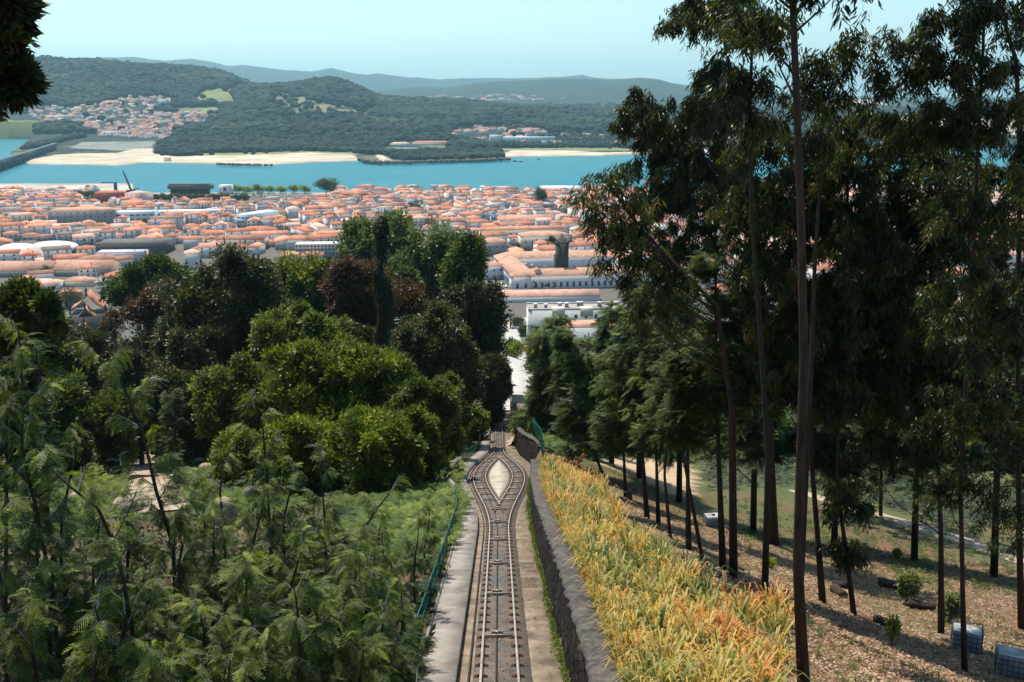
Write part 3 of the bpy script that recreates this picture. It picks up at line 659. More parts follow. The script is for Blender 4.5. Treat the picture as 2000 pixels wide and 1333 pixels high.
# ================================================================ BUILDINGS
def roof_geo(w, d, h, rh, kind, ov=.3, along=None):
    """returns V, F of a thick tiled roof over a w x d box with eaves at h"""
    a, b = w / 2 + ov, d / 2 + ov; along = along or ('x' if w >= d else 'y')
    if kind == 'flat':
        m = MB(); m.box(-w / 2 - .15, w / 2 + .15, -d / 2 - .15, d / 2 + .15, h, h + .35); return m.V, m.F
    E = [(-a, -b, h), (a, -b, h), (a, b, h), (-a, b, h)]; E2 = [(x, y, z - .25) for x, y, z in E]
    if kind == 'hip':
        ins = min(a, b)
        Rg = [(-(a - ins), 0, h + rh), (a - ins + .01, 0, h + rh)] if along == 'x' else [(0, -(b - ins), h + rh), (0, b - ins + .01, h + rh)]
        if along == 'x' and a < b or along == 'y' and b < a: ins *= .6
    else: Rg = [(-a, 0, h + rh), (a, 0, h + rh)] if along == 'x' else [(0, -b, h + rh), (0, b, h + rh)]
    V = E + Rg + E2
    if along == 'x': Fc = [(0, 1, 5, 4), (2, 3, 4, 5), (1, 2, 5), (3, 0, 4)]
    else: Fc = [(1, 2, 5, 4), (3, 0, 4, 5), (0, 1, 4), (2, 3, 5)]
    Fc += [(6, 7, 1, 0), (7, 8, 2, 1), (8, 9, 3, 2), (9, 6, 0, 3), (9, 8, 7, 6)]
    return V, Fc
WMESH = {}
def window_at(root, x, y, z, rz, w=1.1, h=1.5):
    k = (round(w, 1), round(h, 1))
    if k not in WMESH:
        m = MB(); m.box(-w / 2, w / 2, -.05, .05, 0, h, 0); m.box(-w / 2 - .12, w / 2 + .12, -.09, .04, -.14, 0, 1); m.box(-w / 2 - .12, w / 2 + .12, -.08, .04, h, h + .12, 1)
        m.box(-.04, .04, -.07, 0, 0, h, 1)
        for s in (-1, 1): m.box(s * (w / 2 + .06) - .06, s * (w / 2 + .06) + .06, -.07, .04, 0, h, 1)
        o = m.build('window', [M['window'], M['frame']], root); WMESH[k] = o
    else: o = WMESH[k].copy(); COL.objects.link(o); o.parent = root
    o.location = (x, y, z); o.rotation_euler = (0, 0, rz); return o
def facade(root, w, d, h, nx, nz_, side='f', ww=1.1, wh=1.5, z0=1.0, n_side=0, hs=None):
    hs = hs or h / nz_
    for k in range(nz_):
        z = z0 + k * hs
        if z + wh > h: continue
        for i in range(nx): window_at(root, -w / 2 + w * (i + .5) / nx, -d / 2 - .03, z, 0, ww, wh)
        for i in range(n_side): window_at(root, -w / 2 - .03, -d / 2 + d * (i + .5) / n_side, z, R(-90), ww, wh)
def house(name, label, cat, X, Y, w, d, h, rz=R(9), roof='hip', rh=2.2, wm='wall', rm='roof', wv=.5, rv=.5, nx=0, nzz=2, ns=0, chim=1, group=None, z=None, ww=1.1, wh=1.5, along=None, sink=2.5, ov=.3):
    z = g1(X, Y) if z is None else z
    root = empty(name, (X, Y, z), rz, label, cat, group)
    m = MB(); m.box(-w / 2, w / 2, -d / 2, d / 2, -sink, h, v=wv)
    al = along or ('x' if w >= d else 'y')
    if roof == 'gable':
        if al == 'x':
            for s in (-1, 1): m.add([(s * w / 2, -d / 2, h), (s * w / 2, d / 2, h), (s * w / 2, 0, h + rh * d / (d + 2 * ov))], [(0, 1, 2) if s > 0 else (2, 1, 0)], v=wv)
        else:
            for s in (-1, 1): m.add([(-w / 2, s * d / 2, h), (w / 2, s * d / 2, h), (0, s * d / 2, h + rh * w / (w + 2 * ov))], [(2, 1, 0) if s > 0 else (0, 1, 2)], v=wv)
    m.build('wall', M[wm], root)
    V, Fc = roof_geo(w, d, h, rh, roof, ov, al); r = mk('roof', V, Fc, M[rm], root, v=[rv] * len(V))
    for c in range(chim):
        cx = w * (.25 if c == 0 else -.22); cyy = d * .12; m = MB(); zt_ = h + (rh * .9 if roof != 'flat' else .3); m.box(cx - .35, cx + .35, cyy - .3, cyy + .3, h, zt_ + .7); m.box(cx - .42, cx + .42, cyy - .37, cyy + .37, zt_ + .7, zt_ + .85); m.build('chimney', M['cream' if c else 'greyw'], r)
    if nx: facade(root, w, d, h, nx, nzz, n_side=ns, ww=ww, wh=wh)
    return root
def bpx(name, label, cat, pl, pr, pb, pe, depth, rz=R(9), **k):
    """building whose front-bottom edge spans photo pixels pl..pr at row pb, eaves at row pe"""
    c = hit((pl + pr) / 2, pb); s = (c[1] * CP + (CZ - c[2]) * SP) / F; w = (pr - pl) * s / math.cos(rz); e = at((pl + pr) / 2, pe, c[1]); h = e[2] - c[2]
    cx = c[0] - math.sin(rz) * depth / 2; cyy = c[1] + math.cos(rz) * depth / 2
    FOOT.append((cx, cyy, max(w, depth) / 2 + 2, w / 2 + 3, depth / 2 + 3, rz)); return house(name, label, cat, cx, cyy, w, depth, max(h, 2.5), rz, z=float(c[2]), **k)
FOOT = []
# --- convent: ring of wings round a courtyard ---
c0 = hit(1002, 567); RZ = R(9); s0 = (c0[1] * CP + (CZ - c0[2]) * SP) / F
cw, cdp, ch = 112.0, 100.0, float(at(1002, 541, c0[1])[2] - c0[2])
root = empty('convent', c0, RZ, 'large white convent with weathered tiled wings around a courtyard', 'convent'); FOOT.append((c0[0] + 50 - 8, c0[1] + 55, 80, 62, 56, RZ))
def ring(x0, x1, y0, y1, wd, z0, z1): # walls
    m = MB(); m.box(x0, x1, y0, y0 + wd, z0, z1); m.box(x0, x1, y1 - wd, y1, z0, z1); m.box(x0, x0 + wd, y0 + wd, y1 - wd, z0, z1); m.box(x1 - wd, x1, y0 + wd, y1 - wd, z0, z1); return m
ring(0, cw, 0, cdp, 17, -3, ch).build('wall', M['white'], root)
def ringroof(x0, x1, y0, y1, wd, h, rh, ov=.6):
    L_ = [(x0 - ov, x1 + ov, y0 - ov, y1 + ov, h), (x0 + wd / 2, x1 - wd / 2, y0 + wd / 2, y1 - wd / 2, h + rh), (x0 + wd + ov, x1 - wd - ov, y0 + wd + ov, y1 - wd - ov, h)]
    V = []
    for a, b, c, d, z in L_: V += [(a, c, z), (b, c, z), (b, d, z), (a, d, z)]
    for a, b, c, d, z in (L_[0], L_[2]): V += [(a, c, z - .3), (b, c, z - .3), (b, d, z - .3), (a, d, z - .3)]
    Fc = []
    for r in (0, 4):
        for j in range(4): k = (j + 1) % 4; Fc.append((r + j, r + k, r + 4 + k, r + 4 + j))
    for j in range(4): k = (j + 1) % 4; Fc += [(12 + j, 12 + k, k, j), (8 + j, 8 + k, 16 + k, 16 + j)]
    return V, Fc
V, Fc = ringroof(0, cw, 0, cdp, 17, ch, 4.2); rf = mk('roof', V, Fc, M['oldroof'], root)
for (x, y) in ((20, 46), (24, 40), (15, 56), (28, 34)): mb = MB(); mb.box(-.9, .9, -.6, .6, 0, .8); o = mb.build('skylight', M['whiteroof'], rf); o.location = (x - 8, y, ch + 2.3 + 0 * x)
hip = house  # front corner pavilion
mb = MB(); mb.box(-1.2, 13, -1.6, 10, -3, ch + .3); mb.build('corner_pavilion', M['white'], root)
V, Fc = roof_geo(14.2, 11.6, 0, 3, 'hip', .5); V = [(x + 5.9, y + 4.2, z + ch + .3) for x, y, z in V]; mk('pavilion_roof', V, Fc, M['oldroof'], root)
for x in (3, 9.2): window_at(root, x, -1.65, 1.5, 0, 1.6, 3.4)
for i in range(20): window_at(root, 17 + i * 4.7, -.05, 1.5, 0, 1.6, 3.4)
for i in range(18):
    window_at(root, -.05, 14 + i * 4.6, 1.5, R(-90), 1.6, 2.8)
mb = MB(); mb.box(-2, 2, -3, 3, 0, 2.6); mb.add([(-2, -3, 2.6), (2, -3, 2.6), (0, -3, 4.2)], [(0, 1, 2)]); d_ = mb.build('dormer', M['white'], rf); d_.location = (19, 6, ch + 1.0)
mb = MB(); V, Fc = roof_geo(4, 6, 0, 1.6, 'gable', .4, 'y'); o = mk('dormer_roof', V, Fc, M['oldroof'], rf); o.location = (19, 6, ch + 3.6)
for x in (26, 48, 66): mb = MB(); mb.box(-.5, .5, -.5, .5, -2, 2.2); o = mb.build('chimney', M['greyw'], rf); o.location = (x, 11, ch + 3.5)
# church tower of dark granite with a pointed roof
tp = at(1097, 528, c0[1] + 26); tb = np.array([tp[0], tp[1], c0[2]]); tw = 22 * s0 * 1.03
th = float(at(1097, 475, tb[1])[2] - c0[2]); ta = float(at(1097, 455, tb[1])[2] - c0[2])
root = empty('church_tower', tb, RZ, 'dark granite church tower with short pyramid spire inside the convent courtyard', 'tower')
mb = MB(); h_ = tw / 2; mb.box(-h_, h_, -h_, h_, -3, th); mb.box(-h_ - .4, h_ + .4, -h_ - .4, h_ + .4, th * .62, th * .62 + .7); mb.box(-h_ - .5, h_ + .5, -h_ - .5, h_ + .5, th, th + .8)
for x in (-h_ - 1.3,): mb.box(x, x + 1.3, -h_ + 1, h_ - 1, -3, th * .72)
mb.build('tower_shaft', M['granite'], root)
mb = MB(); q = h_ * .8; mb.add([(-q, -q, th + .8), (q, -q, th + .8), (q, q, th + .8), (-q, q, th + .8), (0, 0, ta)], [(0, 1, 4), (1, 2, 4), (2, 3, 4), (3, 0, 4)]); mb.build('spire', M['granite'], root)
for x in (-1, 1):
    for y in (-1, 1): mb = MB(); mb.tube([(x * h_, y * h_, th + .8), (x * h_, y * h_, th + 3.2)], [.6, .1], 6); mb.build('pinnacle', M['granite'], root)
for x in (-2, 2): mb = MB(); mb.box(x - .8, x + .8, -h_ - .1, -h_ + .2, th * .72, th * .92); mb.build('belfry_opening', M['black'], root)
# long low shed, white flats, and the nearer town buildings
bpx('long_shed', 'long low shed with bright orange tiled roof in front of the convent', 'shed', 968, 1172, 590, 580, 14, rz=R(4), roof='gable', rh=3.8, wm='white', rm='roof', rv=.75, chim=0)
r = bpx('white_flats', 'long white flat-roofed block of flats with roof vents and brown parapets', 'block of flats', 1032, 1250, 672, 606, 15, rz=R(3), roof='flat', wm='white', rm='flatroof', chim=0)
hh = [o for o in r.children if o.name.startswith('roof')][0]; fz = max(v_.co.z for v_ in hh.data.vertices); fw = max(v_.co.x for v_ in hh.data.vertices)
for x, y, wv_ in ((-.86, -3, .8), (-.68, -4, .8), (-.42, -1, 1), (-.3, -1.5, .9), (-.05, 1, 1.6), (.3, 0, 1), (.6, 0, 1)): mb = MB(); mb.box(-wv_, wv_, -.9, .9, 0, 2.0); mb.box(-wv_ - .2, wv_ + .2, -1.1, 1.1, 2.0, 2.3, 1); o = mb.build('roof_vent', [M['greyw'], M['white']], hh); o.location = (x * fw, y, fz)
for x in (-.5, .0, .5): mb = MB(); mb.box(-3.2, 3.2, -8.2, -3, -3.6, .7); o = mb.build('stair_head', M['cream'], hh); o.location = (x * fw + 1, 0, fz)
for y in (-7.6, 7.4): mb = MB(); mb.box(-fw, fw, -.2, .2, 0, .8); o = mb.build('parapet', M['white'], hh); o.location = (0, y, fz)
for k in range(2):
    for i in range(11): window_at(r, -fw + 14 + i * 5.1, -7.56, fz - 4.4 - k * 3.6, 0, 1.4, 1.6)
r2 = bpx('white_flats', 'lower white wing with reddish flat roof below the white flats', 'building', 1075, 1260, 706, 640, 13, rz=R(3), roof='flat', wm='white', rm='oldroof', chim=1, nx=8, nzz=2)
bpx('garage', 'small white outbuilding with orange roof beside the palm', 'outbuilding', 972, 990, 648, 634, 16, rz=R(8), roof='gable', along='y', rh=1.6, wm='white', rm='roof', rv=.6, chim=0)
bpx('villa', 'wide cream villa with broad orange hipped roof behind the dark tower', 'villa', 1020, 1112, 488, 462, 26, rz=R(9), roof='hip', rh=3.5, wm='cream', rm='roof', rv=.7, nx=7, nzz=2, ns=3)
bpx('red_house', 'dark red house with orange hipped roof right of the tower', 'house', 1128, 1182, 487, 475, 18, rz=R(9), roof='hip', rh=4, wm='redw', rm='roof', rv=.55, nx=4, nzz=1)
bpx('pink_house', 'pink house with square hipped roof behind the villa', 'house', 1118, 1142, 458, 447, 10, rz=R(9), roof='hip', rh=2.5, wm='pinkw', rm='roof', rv=.8, nx=2, nzz=2)
bpx('long_convent_wing', 'long two-storey cream wing with a row of windows behind the villa', 'building', 940, 1110, 470, 449, 12, rz=R(11), roof='gable', rh=3, wm='cream', rm='roof', rv=.45, nx=16, nzz=2, chim=2)
bpx('chapel', 'pink chapel with long pale orange roof beside the slender bell tower', 'chapel', 980, 1085, 445, 432, 34, rz=R(9), roof='gable', rh=5, wm='pinkw', rm='roof', rv=.7, nx=9, nzz=1, chim=0)
bpx('blue_house', 'tall pale blue house with orange roof and satellite dishes', 'house', 192, 232, 580, 542, 20, rz=R(-30), roof='hip', rh=3.6, wm='bluew', rm='roof', rv=.6, nx=0, chim=2)
bpx('white_house', 'white house with pale roof just past the left trees', 'house', 945, 985, 545, 520, 14, rz=R(9), roof='hip', rh=2.5, wm='white', rm='roof', rv=.7, nx=3, nzz=2)
bpx('corner_house', 'pale house with pink-orange roof left of the convent corner', 'house', 935, 990, 500, 474, 20, rz=R(9), roof='hip', rh=3.2, wm='greyw', rm='roof', rv=.7, nx=4, nzz=2)
bpx('school_building', 'long dark flat-roofed building with rows of small windows', 'building', 190, 322, 497, 477, 34, rz=R(4), roof='flat', wm='darkc', rm='darkc', nx=18, nzz=2, chim=2, ww=1.6, wh=1.6)
bpx('lilac_building', 'lilac flat-roofed building with white roof hut below the dark building', 'building', 190, 280, 512, 494, 16, rz=R(4), roof='flat', wm='lilac', rm='lilac', chim=1)
bpx('long_hall', 'long brown-roofed hall with a white skylight at the left', 'hall', 100, 212, 540, 528, 28, rz=R(2), roof='gable', rh=6, wm='greyw', rm='oldroof', chim=0)
bpx('long_hall', 'lower brown-roofed hall cut by the left edge of the photo', 'hall', -60, 96, 542, 530, 26, rz=R(2), roof='gable', rh=6, wm='greyw', rm='oldroof', chim=0)
bpx('tiled_house', 'low house with salmon roof in front of the long halls', 'house', 48, 112, 566, 556, 16, rz=R(4), roof='hip', rh=3, wm='white', rm='roof', rv=.8, nx=3, nzz=1)
bpx('brown_house', 'house with dull brown roof between the halls and the dark trees', 'house', 120, 180, 560, 551, 14, rz=R(2), roof='hip', rh=3, wm='cream', rm='oldroof', chim=0)
bpx('grey_apartments', 'grey apartment block with pale stair tower and orange roofs', 'apartment block', 100, 222, 443, 412, 18, rz=R(9), roof='hip', rh=3, wm='greyw', rm='roof', rv=.7, nx=10, nzz=4, chim=2, wh=1.4)
bpx('white_offices', 'white flat-roofed offices with long window bands', 'office building', 205, 300, 440, 415, 16, rz=R(9), roof='flat', wm='bluew', rm='whiteroof', nx=8, nzz=3, ww=4.4, wh=1.2, chim=0)
bpx('white_offices', 'long low white flat-roofed offices beside the tree row', 'office building', 310, 425, 428, 413, 16, rz=R(9), roof='flat', wm='bluew', rm='whiteroof', nx=9, nzz=2, ww=4.4, wh=1.2, chim=0)
bpx('white_offices', 'white slab building with horizontal bands turned end-on', 'office building', 462, 490, 446, 420, 50, rz=R(-26), roof='flat', wm='bluew', rm='whiteroof', nx=3, nzz=3, ww=4.4, wh=1.2, chim=1)
bpx('red_apartments', 'dark red and cream apartment block close to the river', 'apartment block', 187, 240, 397, 377, 22, rz=R(9), roof='hip', rh=2.6, wm='redw', rm='roof', rv=.6, nx=8, nzz=4, wh=1.4)
bpx('pink_apartments', 'pinkish apartment block right of the dark red one', 'apartment block', 243, 284, 402, 378, 20, rz=R(-20), roof='hip', rh=2.6, wm='pinkw', rm='roof', rv=.8, nx=4, nzz=4, wh=1.4)
bpx('long_apartments', 'wide drab apartment block with rooftop ledge above the treetops', 'apartment block', 578, 690, 505, 478, 16, rz=R(4), roof='flat', wm='greyw', rm='cream', nx=16, nzz=4, wh=1.4, ww=1.8, chim=2)
bpx('market_hall', 'pale house group with terracotta roof left of the drab apartments', 'house', 470, 540, 468, 452, 22, rz=R(14), roof='hip', rh=4, wm='white', rm='roof', rv=.6)
bpx('riverside_hall', 'large flat white hall on the river edge', 'hall', 1055, 1140, 378, 368, 40, rz=R(0), roof='flat', wm='whiteroof', rm='whiteroof', chim=0)
bpx('riverside_block', 'narrow house standing on the river edge right of the white hall', 'house', 1147, 1162, 376, 365, 14, rz=R(9), roof='hip', rh=4, wm='cream', rm='roof', rv=.6, nx=2, nzz=3)
bpx('white_hall', 'white flat-roofed market hall behind the eucalyptus branches', 'hall', 1215, 1280, 400, 392, 40, rz=R(5), roof='flat', wm='cream', rm='whiteroof', chim=0)
bpx('church', 'long brown-walled church with square tower end near the river', 'church', 890, 940, 398, 387, 16, rz=R(9), roof='gable', rh=4, wm='darkc', rm='roof', rv=.6, chim=0)
bpx('white_gabled_house', 'white gable-ended house with orange roof in the town middle', 'house', 888, 916, 420, 407, 14, rz=R(-14), roof='hip', rh=3, wm='white', rm='roof', rv=.6, nx=3, nzz=2)
# white arched halls at the left
for (pl, pr, pb, pe, ln, lab) in ((-40, 40, 508, 500, 50, 'white domed hall cut by the left edge'), (36, 128, 503, 490, 40, 'white barrel-roofed sports hall with dark end wall')):
    c = hit((pl + pr) / 2, pb); s = (c[1] * CP + (CZ - c[2]) * SP) / F; w = (pr - pl) * s / 2; e = float(at((pl + pr) / 2, pe, c[1])[2] - c[2])
    root = empty('sports_hall', c, R(8), lab, 'hall'); FOOT.append((c[0], c[1] + ln / 2, w + 5, w + 3, ln / 2 + 3, R(8)))
    V = []; n = 13
    for y in (0, ln):
        for i in range(n): t = math.pi * i / (n - 1); V.append((-w * math.cos(t), y, e * .7 + 5 * math.sin(t)))
    Fc = [(i, i + 1, n + i + 1, n + i) for i in range(n - 1)] + [tuple(range(n))[::-1]]
    mk('roof', V, Fc, M['whiteroof'], root, smooth=False)
    mb = MB(); mb.box(-w + .3, w - .3, .3, ln, -2, e * .7); mb.build('wall', M['darkc'], root)
# slender bell tower
c = hit(963, 446); s = (c[1] * CP + (CZ - c[2]) * SP) / F; T_ = float(at(963, 420, c[1])[2] - c[2]); w = 5.2 * s
root = empty('bell_tower', c, R(9), 'slender pale bell tower with small dome above the pink chapel', 'bell tower'); FOOT.append((c[0], c[1], 8, 5, 5, 0))
mb = MB(); mb.box(-w, w, -w, w, -2, T_); mb.box(-w - .3, w + .3, -w - .3, w + .3, T_ * .55, T_ * .55 + .5); mb.box(-w - .4, w + .4, -w - .4, w + .4, T_, T_ + .5); mb.build('tower_shaft', M['bluew'], root)
mb = MB(); mb.tube([(0, 0, T_ + .5), (0, 0, T_ + 2.2), (0, 0, T_ + 4), (0, 0, T_ + 5.5), (0, 0, T_ + 9)], [w * .9, w * .85, w * .5, .5, .12], 8); mb.build('dome', M['bluew'], root)
for x in (-w * .45, w * .45): mb = MB(); mb.box(x - .7, x + .7, -w - .06, -w + .1, T_ * .64, T_ * .88); mb.build('belfry_opening', M['black'], root)
# ornate villa on the left slope: stacked gables with upturned ridges and finials
c = hit(172, 668); s = (c[1] * CP + (CZ - c[2]) * SP) / F
root = empty('gabled_chateau', c, R(14), 'ornate mansion with three stepped terracotta gables and dark finials among trees', 'mansion')
hz_ = lambda py: float(at(172, py, c[1])[2] - c[2])
mb = MB(); W_ = 33 * s; mb.box(-W_, W_, 0, 26, -6, hz_(620)); mb.build('wall', M['darkc'], root)
def curved_gable(name, w, y0, y1, z0, z1, mat):
    V = []; n = 9
    for y in (y0, y1):
        for i in range(n):
            t = i / (n - 1) * 2 - 1; a_ = 1 - abs(t); V.append((w * t, y, z0 + (z1 - z0) * (a_ * .55 + .45 * a_ ** 3) + .5 * abs(t) ** 4))
    V += [(x, y, z - .5) for x, y, z in V]; m_ = 2 * n
    Fc = [(i, i + 1, n + i + 1, n + i) for i in range(n - 1)] + [(m_ + i, m_ + i + 1, i + 1, i) for i in range(n - 1)] + [(n + i, n + i + 1, m_ + n + i + 1, m_ + n + i) for i in range(n - 1)]
    return mk(name, V, Fc, M[mat], root)
for k, (y0, y1, pz0, pz1, sc_) in enumerate(((9, 24, 612, 580, 1.0), (1, 9, 628, 602, .92), (-6, 1, 650, 628, .75))):
    g_ = curved_gable('roof', W_ * sc_, y0, y1, hz_(pz0), hz_(pz1), 'roof')
    g_.data.attributes.new('v', 'FLOAT', 'POINT').data.foreach_set('value', np.full(len(g_.data.vertices), .1, np.float32))
    for x in (-1, 0, 1):
        mb = MB(); zb = hz_(pz1) if x == 0 else hz_(pz0) - .5; mb.tube([(x * W_ * sc_, y0, zb - 1.5), (x * W_ * sc_, y0, zb + 1), (x * W_ * sc_, y0, zb + 1.4), (x * W_ * sc_, y0, zb + 3.6)], [.5, .4, .7, .08], 7); mb.build('finial', M['black'], g_)
mb = MB(); mb.box(-W_ * .7, W_ * .7, -6, 0, -8, hz_(652)); mb.build('porch', M['lilac'], root)
bpx('small_red_house', 'low house with orange roof and red porch half hidden by dark trees', 'house', 285, 322, 690, 668, 10, rz=R(14), roof='gable', rh=2.5, wm='redw', rm='roof', rv=.6, chim=0)

# --- the town: rows of tiled houses ---
VIS = [(-20, 560), (60, 575), (130, 585), (205, 560), (225, 535), (280, 500), (330, 498), (375, 520), (400, 500), (480, 488), (540, 500), (600, 505), (680, 470), (730, 430), (800, 436), (880, 452), (935, 470), (945, 560), (1000, 600), (1190, 590), (1215, 540), (1165, 470), (1140, 430), (1150, 380), (1200, 390), (1320, 410), (1340, 366), (-20, 360)]
cand = []
def blocked(x, y, w):
    for fx, fy, rad, hw, hd, rz_ in FOOT:
        dx, dy = x - fx, y - fy
        if abs(dx) + abs(dy) > 2.2 * rad + 30: continue
        k, q_ = math.cos(rz_), math.sin(rz_)
        if abs(dx * k + dy * q_) < hw + w / 2 + 1 and abs(-dx * q_ + dy * k) < hd + w / 2 + 1: return True
    return False
KEEP = [(0,353),(300,353),(640,366),(660,384),(0,384)]
HEDGE = [(120,384),(200,372),(300,372),(480,374),(640,366),(660,386),(480,398),(280,398),(180,398)]
Y = 600.; row = 0; trng = np.random.default_rng(21)
while Y < 1545:
    x = -.62 * Y + trng.uniform(0, 10); xe = .56 * Y
    ang = R(9) if x else 0
    while x < xe:
        w = (trng.uniform(9, 20) if trng.random() < .8 else trng.uniform(20, 36)) * (1 + .3 * (Y < 950)); yy_ = Y + trng.normal(0, 3.5) + 14 * math.sin(x * .006) + x * math.tan(R(9)) * .0 + 9 * math.sin(x * .013 + row * .9); d = trng.uniform(9, 19) * (1 + .25 * (Y < 950))
        px, py = proj(x, yy_, g1(x, yy_) + 5); px = float(px); py = float(py)
        hilly = py < 374 and px < 660 and not (px < 300 and py > 371)
        if not blocked(x, yy_, w) and not inpoly(px, py, HEDGE) and not hilly and not (yy_ < 722 and -28 < x < 95) and trng.random() > .1 and yy_ < 1545 and px > -250:
            cand.append((x, yy_, w, d, px, py, row))
        x += w + (trng.uniform(.2, 1.0) if int((x + .16 * Y) / 62) == int((x + w + .16 * Y) / 62) else trng.uniform(7, 11))
    Y += (15. if row % 2 else 27.) * (1 + .22 * (Y < 950)); row += 1
vis = [c for c in cand if inpoly(c[4], c[5], VIS)]; hid = [c for c in cand if not inpoly(c[4], c[5], VIS)]
vis.sort(key=lambda c: c[1]); big = vis[:262]; small = vis[262:] + [c for c in hid if c[4] > 1150 and (c[5] < 500 or trng.random() < .5)]
WC = ['white', 'cream', 'grey', 'pale blue', 'bright white', 'peach', 'off-white', 'dark red', 'lilac-grey']; RC = ['brown-orange', 'terracotta', 'salmon', 'rust-orange', 'pale pink-orange', 'dull brown']
LM = [('dark granite tower', 1097, 500), ('slender bell tower', 963, 420), ('long dark flat-roofed building', 255, 480), ('wide drab apartments', 632, 485), ('grey apartment block', 160, 425), ('dark red apartments', 213, 385), ('white domed halls', 60, 495), ('big round riverside tree', 638, 365), ('tall dark fir', 1055, 388), ('white slab offices', 476, 432), ('long brown-roofed hall', 150, 520), ('white riverside hall', 1100, 370), ('brown-walled church', 915, 392), ('cypress before the drab apartments', 565, 465), ('wide cream villa', 1065, 475)]
used = {}; NUM = ['', 'second ', 'third ', 'fourth ', 'fifth ', 'sixth ', 'seventh ', 'eighth ', 'ninth ', 'tenth ']
def town_label(px, py, wc, rc, kind, big_):
    ls = sorted(LM, key=lambda l: math.hypot(l[1] - px, (l[2] - py) * 2.2)); n, lx, ly = ls[0]
    if abs(px - lx) > abs(py - ly) * 2.2: dr = 'left of' if px < lx else 'right of'
    else: dr = 'behind' if py < ly else 'in front of'
    key = (wc, rc, kind, dr, n); k = used.get(key, 0); used[key] = k + 1
    rank = (NUM[k] + 'nearest ') if k else ''
    return wc, rc, kind, dr, n, key
info = []
for i, (x, y, w, d, px, py, row) in enumerate(big):
    wi = trng.choice(9, p=[.2, .17, .12, .05, .2, .07, .13, .02, .04]); ri = trng.choice(6, p=[.18, .24, .2, .2, .1, .08]); kind = 'hip' if trng.random() < .38 else 'gable'; st = int(trng.choice([1, 2, 2, 3, 3, 4]))
    ls = sorted(LM, key=lambda l: math.hypot(l[1] - px, (l[2] - py) * 2.2)); n, lx, ly = ls[0]; dist = math.hypot(lx - px, (ly - py) * 2.2)
    dr = ('left of' if px < lx else 'right of') if abs(px - lx) > abs(py - ly) * 2.2 else ('behind' if py < ly else 'in front of')
    info.append([i, wi, ri, kind, st, n, dr, dist])
groups = {}
for q in info: groups.setdefault((q[1], q[2], q[3], q[4], q[5], q[6]), []).append(q)
labels = {}
for key, L_ in groups.items():
    L_.sort(key=lambda q: q[7])
    for k, q in enumerate(L_):
        base = '%s %s-storey house, %s %s roof, %s %s' % (WC[q[1]], ['one', 'two', 'three', 'four'][q[4] - 1], RC[q[2]], 'hipped' if q[3] == 'hip' else 'gabled', q[6], q[5])
        labels[q[0]] = base if len(L_) == 1 else base.replace(', ' + q[6], ', %s' % (['closest ', 'next closest ', 'third closest ', 'fourth closest ', 'fifth closest '][min(k, 4)] + q[6]))
for i, (x, y, w, d, px, py, row) in enumerate(big):
    q = info[i]; st = q[4]; h = 1.5 + 2.9 * st * trng.uniform(.85, 1.05)
    house('town_house', labels[i], 'house', x, y, w, d, h, R(9) + trng.normal(0, .12) + (.35 if math.sin(x * .02 + y * .011) > .3 else 0) + (math.pi / 2 if trng.random() < .35 else 0), roof=q[3], rh=trng.uniform(2, 3.4), wv=q[1] / 8 + .0, rv=q[2] / 5, nx=(3 if w > 13 else 2) if y < 1150 else 0, nzz=st, chim=1 if trng.random() < .5 else 0, group='tiled houses of the town', ww=1.2, wh=1.5)
def stuff_houses(name, L_, label, hrange, windows=True):
    V = []; Fc = []; mi = []; v = []
    wn = []
    for (x, y, w, d, z, rz_) in L_:
        h = trng.uniform(*hrange); k_, q_ = math.cos(rz_), math.sin(rz_); rv = trng.choice([0, .1, .2, .3, .4, .5, .6, .8, .9, 1.]); wv = trng.choice(9, p=[.2, .17, .12, .05, .2, .07, .13, .02, .04]) / 8
        m = MB(); m.box(-w / 2, w / 2, -d / 2, d / 2, -4, h, 0, wv); kd = 'hip' if trng.random() < .38 else 'gable'; rV, rF = roof_geo(w, d, h, trng.uniform(1.8, 3.8), kd, .3); m.add(rV, rF, 1, rv)
        if kd == 'gable' and w >= d:
            for s_ in (-1, 1): m.add([(s_ * w / 2, -d / 2, h), (s_ * w / 2, d / 2, h), (s_ * w / 2, 0, h + 1.8)], [(0, 1, 2) if s_ > 0 else (2, 1, 0)], 0, wv)
        if trng.random() < .5: m.box(w * .2, w * .2 + .9, -.4, .4, h, h + 4, 0, .25)
        if trng.random() < .3: m.box(-w * .2 - 1.2, -w * .2 + 1.2, -d * .3, d * .1, h, h + 2.2, 0, wv); m.box(-w * .2 - 1.5, -w * .2 + 1.5, -d * .34, d * .12, h + 2.2, h + 2.5, 1, rv)
        if trng.random() < .12: m.box(-w * .5, w * .5, d * .1, d * .5 + 4, h, h + 3, 0, wv); m.box(-w * .5 - .2, w * .5 + .2, d * .1 - .2, d * .5 + 4.2, h + 3, h + 3.3, 0, .25)
        if windows:
            n_ = max(2, int(w / 3.5))
            for kk in range(int(h // 3)):
                for i in range(n_): cx = -w / 2 + w * (i + .5) / n_; m.add([(cx - .6, -d / 2 - .05, 1 + kk * 3), (cx + .6, -d / 2 - .05, 1 + kk * 3), (cx + .6, -d / 2 - .05, 2.5 + kk * 3), (cx - .6, -d / 2 - .05, 2.5 + kk * 3)], [(0, 1, 2, 3)], 2)
        o = len(V); V += [(a_ * k_ - b_ * q_ + x, a_ * q_ + b_ * k_ + y, c_ + z) for a_, b_, c_ in m.V]; Fc += [tuple(o + i for i in f) for f in m.F]; mi += m.M; v += m.v
    o = mk(name, V, Fc, [M['wall'], M['roof'], M['window']], None, v=v, midx=mi); return tag(o, label, 'houses', kind='stuff')
